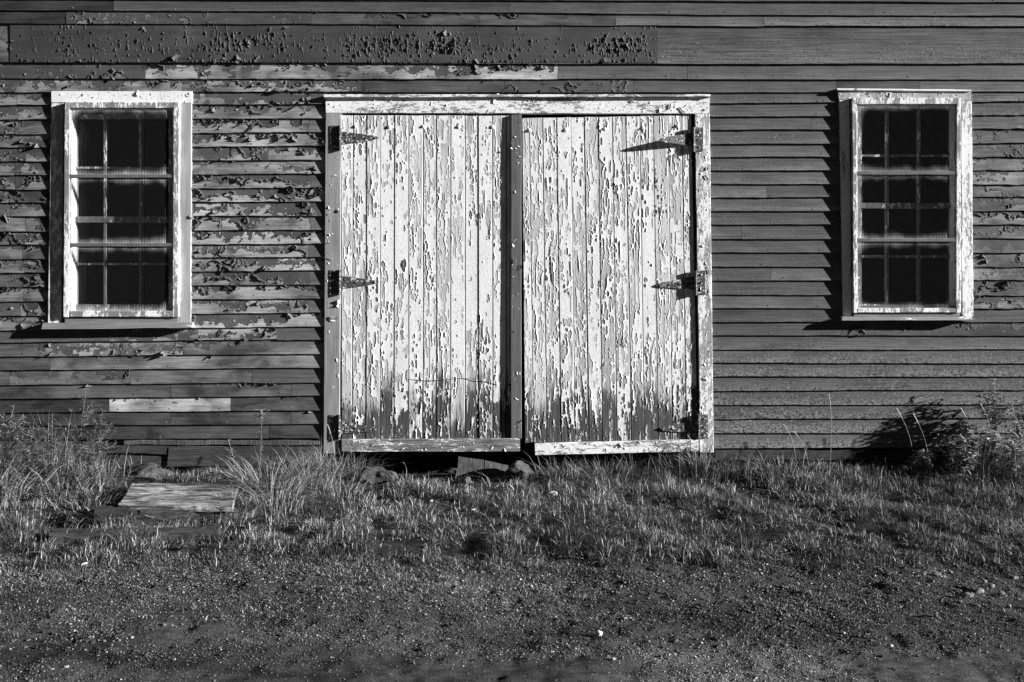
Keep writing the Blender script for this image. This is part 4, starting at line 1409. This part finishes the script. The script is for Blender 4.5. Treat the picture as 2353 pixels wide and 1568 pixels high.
def tuft(cx, cy, r, n, h0, h1, med, az0=None, spread=1.5, w0=.003, w1=.006, lean=(0.3, 1.2), dry=0.3):
    a = U(0, 6.28, n); rr_ = r * np.sqrt(U(0, 1, n))
    x = cx + np.cos(a) * rr_; y = np.minimum(cy + np.sin(a) * rr_ * 0.7, -0.03)
    az = a if az0 is None else rng.normal(az0, spread, n)
    k = keep_clear(x, y) | True
    blades(tg, x, y, U(h0, h1, n), U(w0, w1, n), az, U(*lean, n), np.where(U(0, 1, n) < dry, U(.16, .34, n), med * np.exp(rng.normal(0, .4, n))), 1.1)


# tall grass along the foot of the wall
for x in np.arange(-4.4, 3.95, 0.13):
    if -1.25 < x < 0.25:
        continue
    if -2.75 < x < -1.75:
        continue
    hmax = 0.22 if x < 0 else np.interp(x, [0.2, 0.6, 1.5, 2.3, 2.7, 3.3, 3.6], [0.12, 0.22, 0.26, 0.22, 0.10, 0.10, 0.26])
    tuft(x + U(-.05, .05), U(-.30, -.10), 0.14, 60, hmax * 0.35, hmax * 1.05, 0.06, dry=0.22, lean=(0.15, 1.0))
for x in np.arange(0.3, 3.95, 0.22):
    tuft(x + U(-.1, .1), U(-.65, -.3), 0.14, 26, 0.08, 0.19, 0.065, dry=0.3, lean=(0.2, 1.2))
# big dry tufts beside the step
tuft(-1.66, -0.80, 0.22, 460, 0.20, 0.44, 0.12, dry=0.55, lean=(0.4, 1.25))
tuft(-1.45, -0.55, 0.20, 300, 0.18, 0.40, 0.12, dry=0.5, lean=(0.4, 1.2))
tuft(-1.58, -1.08, 0.20, 300, 0.15, 0.36, 0.11, dry=0.5, lean=(0.5, 1.3))
tuft(-1.78, -1.30, 0.16, 150, 0.12, 0.30, 0.11, dry=0.5, lean=(0.5, 1.3))
tuft(-1.32, -0.22, 0.14, 200, 0.16, 0.38, 0.10, dry=0.4)
tuft(-1.20, -0.70, 0.22, 160, 0.10, 0.26, 0.09, dry=0.4)
tuft(-3.55, -0.85, 0.35, 520, 0.16, 0.38, 0.10, dry=0.4, w0=.004, w1=.010, lean=(0.4, 1.3))
tuft(-3.10, -0.75, 0.25, 360, 0.14, 0.34, 0.08, dry=0.35, w0=.004, w1=.010, lean=(0.4, 1.3))
tuft(-2.80, -0.85, 0.16, 160, 0.12, 0.26, 0.06, dry=0.25, w0=.004, w1=.010, lean=(0.4, 1.3))
tuft(-3.70, -1.30, 0.30, 420, 0.14, 0.36, 0.12, az0=-0.4, spread=0.8, dry=0.5, lean=(0.7, 1.4))
tuft(-2.75, -1.20, 0.18, 200, 0.10, 0.24, 0.06, dry=0.25, w0=.004, w1=.010)
tuft(-2.50, -1.42, 0.22, 200, 0.08, 0.20, 0.06, dry=0.3, w0=.004, w1=.009)
tuft(-2.15, -1.45, 0.22, 200, 0.08, 0.20, 0.07, dry=0.35, lean=(0.5, 1.3))
tuft(-2.9, -1.65, 0.4, 260, 0.07, 0.17, 0.07, dry=0.25)
for (cx_, cy_) in ((3.75, -0.30), (3.5, -0.22)):
    tuft(cx_, cy_, 0.28, 280, 0.18, 0.42, 0.08, dry=0.4, lean=(0.2, 1.2))
tuft(0.75, -0.28, 0.3, 220, 0.12, 0.28, 0.08, dry=0.3)
tuft(0.45, -0.2, 0.2, 140, 0.12, 0.26, 0.07, dry=0.3)
tuft(1.45, -0.15, 0.15, 180, 0.2, 0.38, 0.08, dry=0.3)
tuft(2.0, -0.25, 0.25, 160, 0.14, 0.30, 0.08, dry=0.4)
for (cx_, cy_, h0_, h1_, n_) in ((-4.2, -.5, .3, .62, 150), (-3.9, -.45, .25, .6, 150), (-3.6, -.4, .2, .55, 160), (-3.35, -.4, .25, .62, 170), (-3.15, -.4, .2, .5, 130), (-2.95, -.45, .15, .4, 90),
                             (3.45, -.3, .2, .42, 130), (3.7, -.25, .2, .42, 150), (3.9, -.3, .2, .42, 120), (0.35, -.12, .14, .3, 90), (0.7, -.15, .16, .32, 110), (1.0, -.15, .16, .34, 120), (1.3, -.15, .18, .36, 130), (1.6, -.12, .16, .34, 110), (-1.15, -.2, .16, .36, 120), (-1.4, -.3, .18, .42, 130), (-1.75, -.15, .14, .3, 90)):
    tuft(cx_, cy_, 0.16, n_, h0_, h1_, 0.10, w0=.0012, w1=.0026, lean=(0.1, 1.1), dry=0.55)
for _ in range(170):      # matted dead stalks lying over the turf
    tuft(U(-4.2, 4.2), U(-1.9, -0.4), 0.05, 5, 0.10, 0.24, 0.2, w0=.0016, w1=.003, lean=(0.9, 2.0), dry=0.9)
tuft(-2.0, -1.38, 0.22, 140, 0.10, 0.26, 0.09, dry=0.5, lean=(0.6, 1.4), w0=.0015, w1=.0035)
tuft(-2.45, -1.40, 0.22, 120, 0.10, 0.22, 0.06, dry=0.3, lean=(0.5, 1.3), w0=.002, w1=.005)
# thin seed stalks
for (bx_, by_, tx_, ty_) in ((2105, 1080, 2060, 938), (2245, 1062, 2208, 938), (2285, 1055, 2253, 928), (2262, 1062, 2222, 985), (2330, 1040, 2325, 930), (2140, 1090, 2098, 950),
                             (1830, 1070, 1800, 975), (1905, 1090, 1905, 905), (770, 1100, 752, 975), (1600, 1085, 1580, 1000), (1860, 1080, 1822, 990), (2353, 1100, 2335, 960), (930, 1118, 926, 1062)):
    a = W(bx_, by_, .35); c = W(tx_, ty_, .28)
    t = np.linspace(0, 1, 9)[:, None]
    pts = a + (c - a) * t + np.array([0.02, 0, 0.03]) * np.sin(t * math.pi)
    pts[0, 2] = float(gz(a[0], a[1])) - 0.01
    tube(tg, pts, np.where(np.arange(9) >= 7, 0.0032, 0.0012), 4, tone=0.3)
tag(tg.build("tall_grass", M_GRASS), "tall dry grass tufts along the foot of the wall", kind="stuff")


def leaf(mb, base, dr, ln, wd, droop, tone):
    dr = dr / np.linalg.norm(dr)
    sd = np.cross(dr, np.array([0, 0, 1.0])); sd /= np.linalg.norm(sd) + 1e-6
    sd = sd * math.cos(U(-.8, .8)) + np.cross(dr, sd) * math.sin(U(-.8, .8))
    v = []
    for t, ww in ((0, .15), (.3, .9), (.62, .8)):
        c = base + dr * ln * t - np.array([0, 0, 1]) * droop * ln * t * t
        v += [c - sd * wd * ww / 2, c + sd * wd * ww / 2]
    v.append(base + dr * ln - np.array([0, 0, 1]) * droop * ln)
    mb.add(np.array(v), [np.array([[0, 1, 3, 2], [2, 3, 5, 4]]), np.array([[4, 5, 6]])], tone=tone)


def weed(x, y, h, lean, label, kind="leafy", nl=60, ln=0.07, wd=0.013, tone=0.07, branches=3, plume=0, group=None, wd_s=0.003, name="weed"):
    z = float(gz(x, y)) - 0.01
    y = min(y, -0.06)
    base = np.array([x, y, z])
    t_ = thing(name, label, "weed", base, group)
    sm, lm, pm = MB(), MB(), MB()
    stems = []
    top = base + np.array([lean[0], lean[1], 1.0]) * h
    tt = np.linspace(0, 1, 9)[:, None]
    main = base + (top - base) * tt + np.array([lean[0], lean[1], 0]) * h * (tt ** 2 - tt) * 0.8
    stems.append((main, 1.0))
    for _ in range(branches):
        s = U(0.25, 0.8)
        p = base + (top - base) * s
        a = U(0, 6.28)
        L = h * U(0.25, 0.5) * (1.2 - s)
        e = p + np.array([math.cos(a) * 0.75, math.sin(a) * 0.5, 0.75]) * L
        e[1] = min(e[1], -0.05)
        stems.append((p + (e - p) * tt, 0.6))
    for pts, k in stems:
        tube(sm, pts, wd_s * k * np.linspace(1, 0.45, 9), 4, tone=tone * 1.6)
    tot = sum(np.linalg.norm(s_[0][-1] - s_[0][0]) for s_ in stems)
    for pts, k in stems:
        L = np.linalg.norm(pts[-1] - pts[0])
        for j in range(max(3, int(nl * L / tot))):
            s = U(0.12, 1.0)
            f = s * 8; i = min(int(f), 7)
            p = pts[i] + (pts[i + 1] - pts[i]) * (f - i)
            a = j * 2.4 + U(-.5, .5)
            d_ = np.array([math.cos(a), math.sin(a) * 0.8, U(0.0, 0.9)])
            if p[1] + d_[1] * ln > -0.03: d_[1] = -abs(d_[1])
            leaf(lm, p, d_, ln * U(0.6, 1.2) * (1.1 - 0.4 * s), wd * U(.7, 1.2), U(0.1, 0.6), tone * math.exp(rng.normal(0, .35)))
    if plume:
        tp = stems[0][0][-1]
        for j in range(plume):
            a = U(0, 6.28); up_ = U(-0.09, 0.03)
            d_ = np.array([math.cos(a), math.sin(a) * .7, U(.1, .6)])
            p0_ = tp + np.array([0, 0, up_])
            L = U(0.03, 0.075)
            for q_ in range(9):
                leaf(pm, p0_ + d_ * L * (q_ / 9) + rng.normal(0, .002, 3), np.array([U(-1, 1), U(-1, 1), U(0, 1)]), 0.009, 0.006, .2, 0.42 * U(.6, 1.2))
    sm.build("stem", M_LEAF, t_, origin=base)
    lm.build("foliage", M_LEAF, t_, origin=base)
    if plume:
        pm.build("flower_head", M_LEAF, t_, origin=base)
    return t_


# two goldenrods in front of the siding left of the doors
weed((598 - 1176.5) / F * 7.3, -0.32, 0.50, (0.02, 0), "goldenrod with a pale drooping flower head beside the left door post", nl=46, ln=0.06, wd=0.011, tone=0.06, branches=0, plume=16, name="goldenrod")
weed((545 - 1176.5) / F * 7.3, -0.35, 0.33, (-0.18, 0), "feathery leafy stalk leaning left above the bleached step", nl=120, ln=0.05, wd=0.008, tone=0.11, branches=2)
weed((640 - 1176.5) / F * 7.3, -0.28, 0.24, (0.2, 0), "short leafy weed between the goldenrod and the left door post", nl=50, ln=0.05, wd=0.010, tone=0.06, branches=2)
# weeds in the left corner
for i, (px, h, ln_, y, tn, lab) in enumerate([
        (178, 0.72, (0.10, 0), -0.40, 0.055, "tallest thin wispy weed under the left window sill"),
        (225, 0.55, (0.06, 0), -0.45, 0.05, "dark bushy weed at the left end of the plank step"),
        (120, 0.50, (0.0, 0), -0.45, 0.05, "dark weed below the left corner of the left window"),
        (60, 0.46, (0.12, 0), -0.5, 0.06, "second weed in from the left edge of the photo"),
        (5, 0.58, (0.15, 0), -0.45, 0.09, "tall pale weed cut by the left edge of the photo"),
        (215, 0.34, (-0.2, 0), -0.62, 0.05, "low weed crowding the short timber end beside the step")]):
    weed((px - 1176.5) / F * (D + y), y, h, ln_, lab, nl=650, ln=0.042, wd=0.0075, tone=tn * 1.9, branches=18, group="weeds in the left corner", wd_s=0.0024)
# small pale blossoms among them
# weeds against the wall on the right
for i, (px, h, ln_, y, tn, nl, lab) in enumerate([
        (2290, 0.74, (-0.02, 0), -0.16, 0.055, 110, "tallest willow leaved weed at the right end of the wall"),
        (2345, 0.66, (0.05, 0), -0.22, 0.055, 110, "leafy weed cut by the right edge of the photo"),
        (2225, 0.42, (-0.10, 0), -0.15, 0.05, 150, "bushy dark weed in the middle of the right hand weeds"),
        (2175, 0.34, (-0.2, 0), -0.12, 0.05, 130, "leafy weed leaning left at the shady gap below the siding"),
        (2265, 0.38, (0.1, 0), -0.28, 0.08, 150, "pale leafy weed in front of the right hand weeds"),
        (2215, 0.34, (0.05, 0), -0.42, 0.06, 80, "pale low weed standing out in front of the wall weeds' shadow"),
        (2325, 0.40, (0.0, 0), -0.38, 0.06, 90, "light leafy weed below the tallest willow leaved weed"),
        (2110, 0.24, (0.1, 0), -0.32, 0.06, 80, "lowest leafy weed left of the right hand weeds")]):
    weed((px - 1176.5) / F * (D + y), y, h, ln_, lab, nl=nl * 5, ln=0.075, wd=0.013, tone=tn * 3.6, branches=16, group="weeds at the right end of the wall")
weed((1668 - 1176.5) / F * 7.4, -0.2, 0.20, (0.0, 0), "small leafy weed at the foot of the right door post", nl=70, ln=0.05, wd=0.012, tone=0.07, branches=3)


def blossom(px, py, z, label, r=0.017):
    p = G(px, py, z)
    b = MB()
    gzz = float(gz(p[0], p[1]))
    for j in range(9):
        a = j / 9 * 6.283
        leaf(b, p, np.array([math.cos(a), math.sin(a) * 0.9 - 0.3, 0.35]), r * U(.85, 1.15), r * 0.6, 0.2, 0.75)
    tube(b, np.array([[p[0], p[1], gzz - 0.005], [p[0] + .004, p[1], (gzz + z) / 2], [p[0], p[1], z]]), 0.0012, 4, tone=0.08)
    tag(b.build("blossom", M_LEAF, None, origin=(p[0], p[1], gzz)), label, "flower")


blossom(992, 1152, 0.06, "white blossom in the grass left of the leaning plank's foot")
blossom(1089, 1172, 0.05, "white blossom in the grass directly below the leaning plank")
blossom(195, 1297, 0.03, "white torn blossom at the grass edge below the plank step", 0.022)
blossom(227, 1017, 0.30, "upper white blossom among the weeds at left", 0.014)
blossom(183, 1022, 0.29, "lower white blossom among the weeds at left", 0.013)
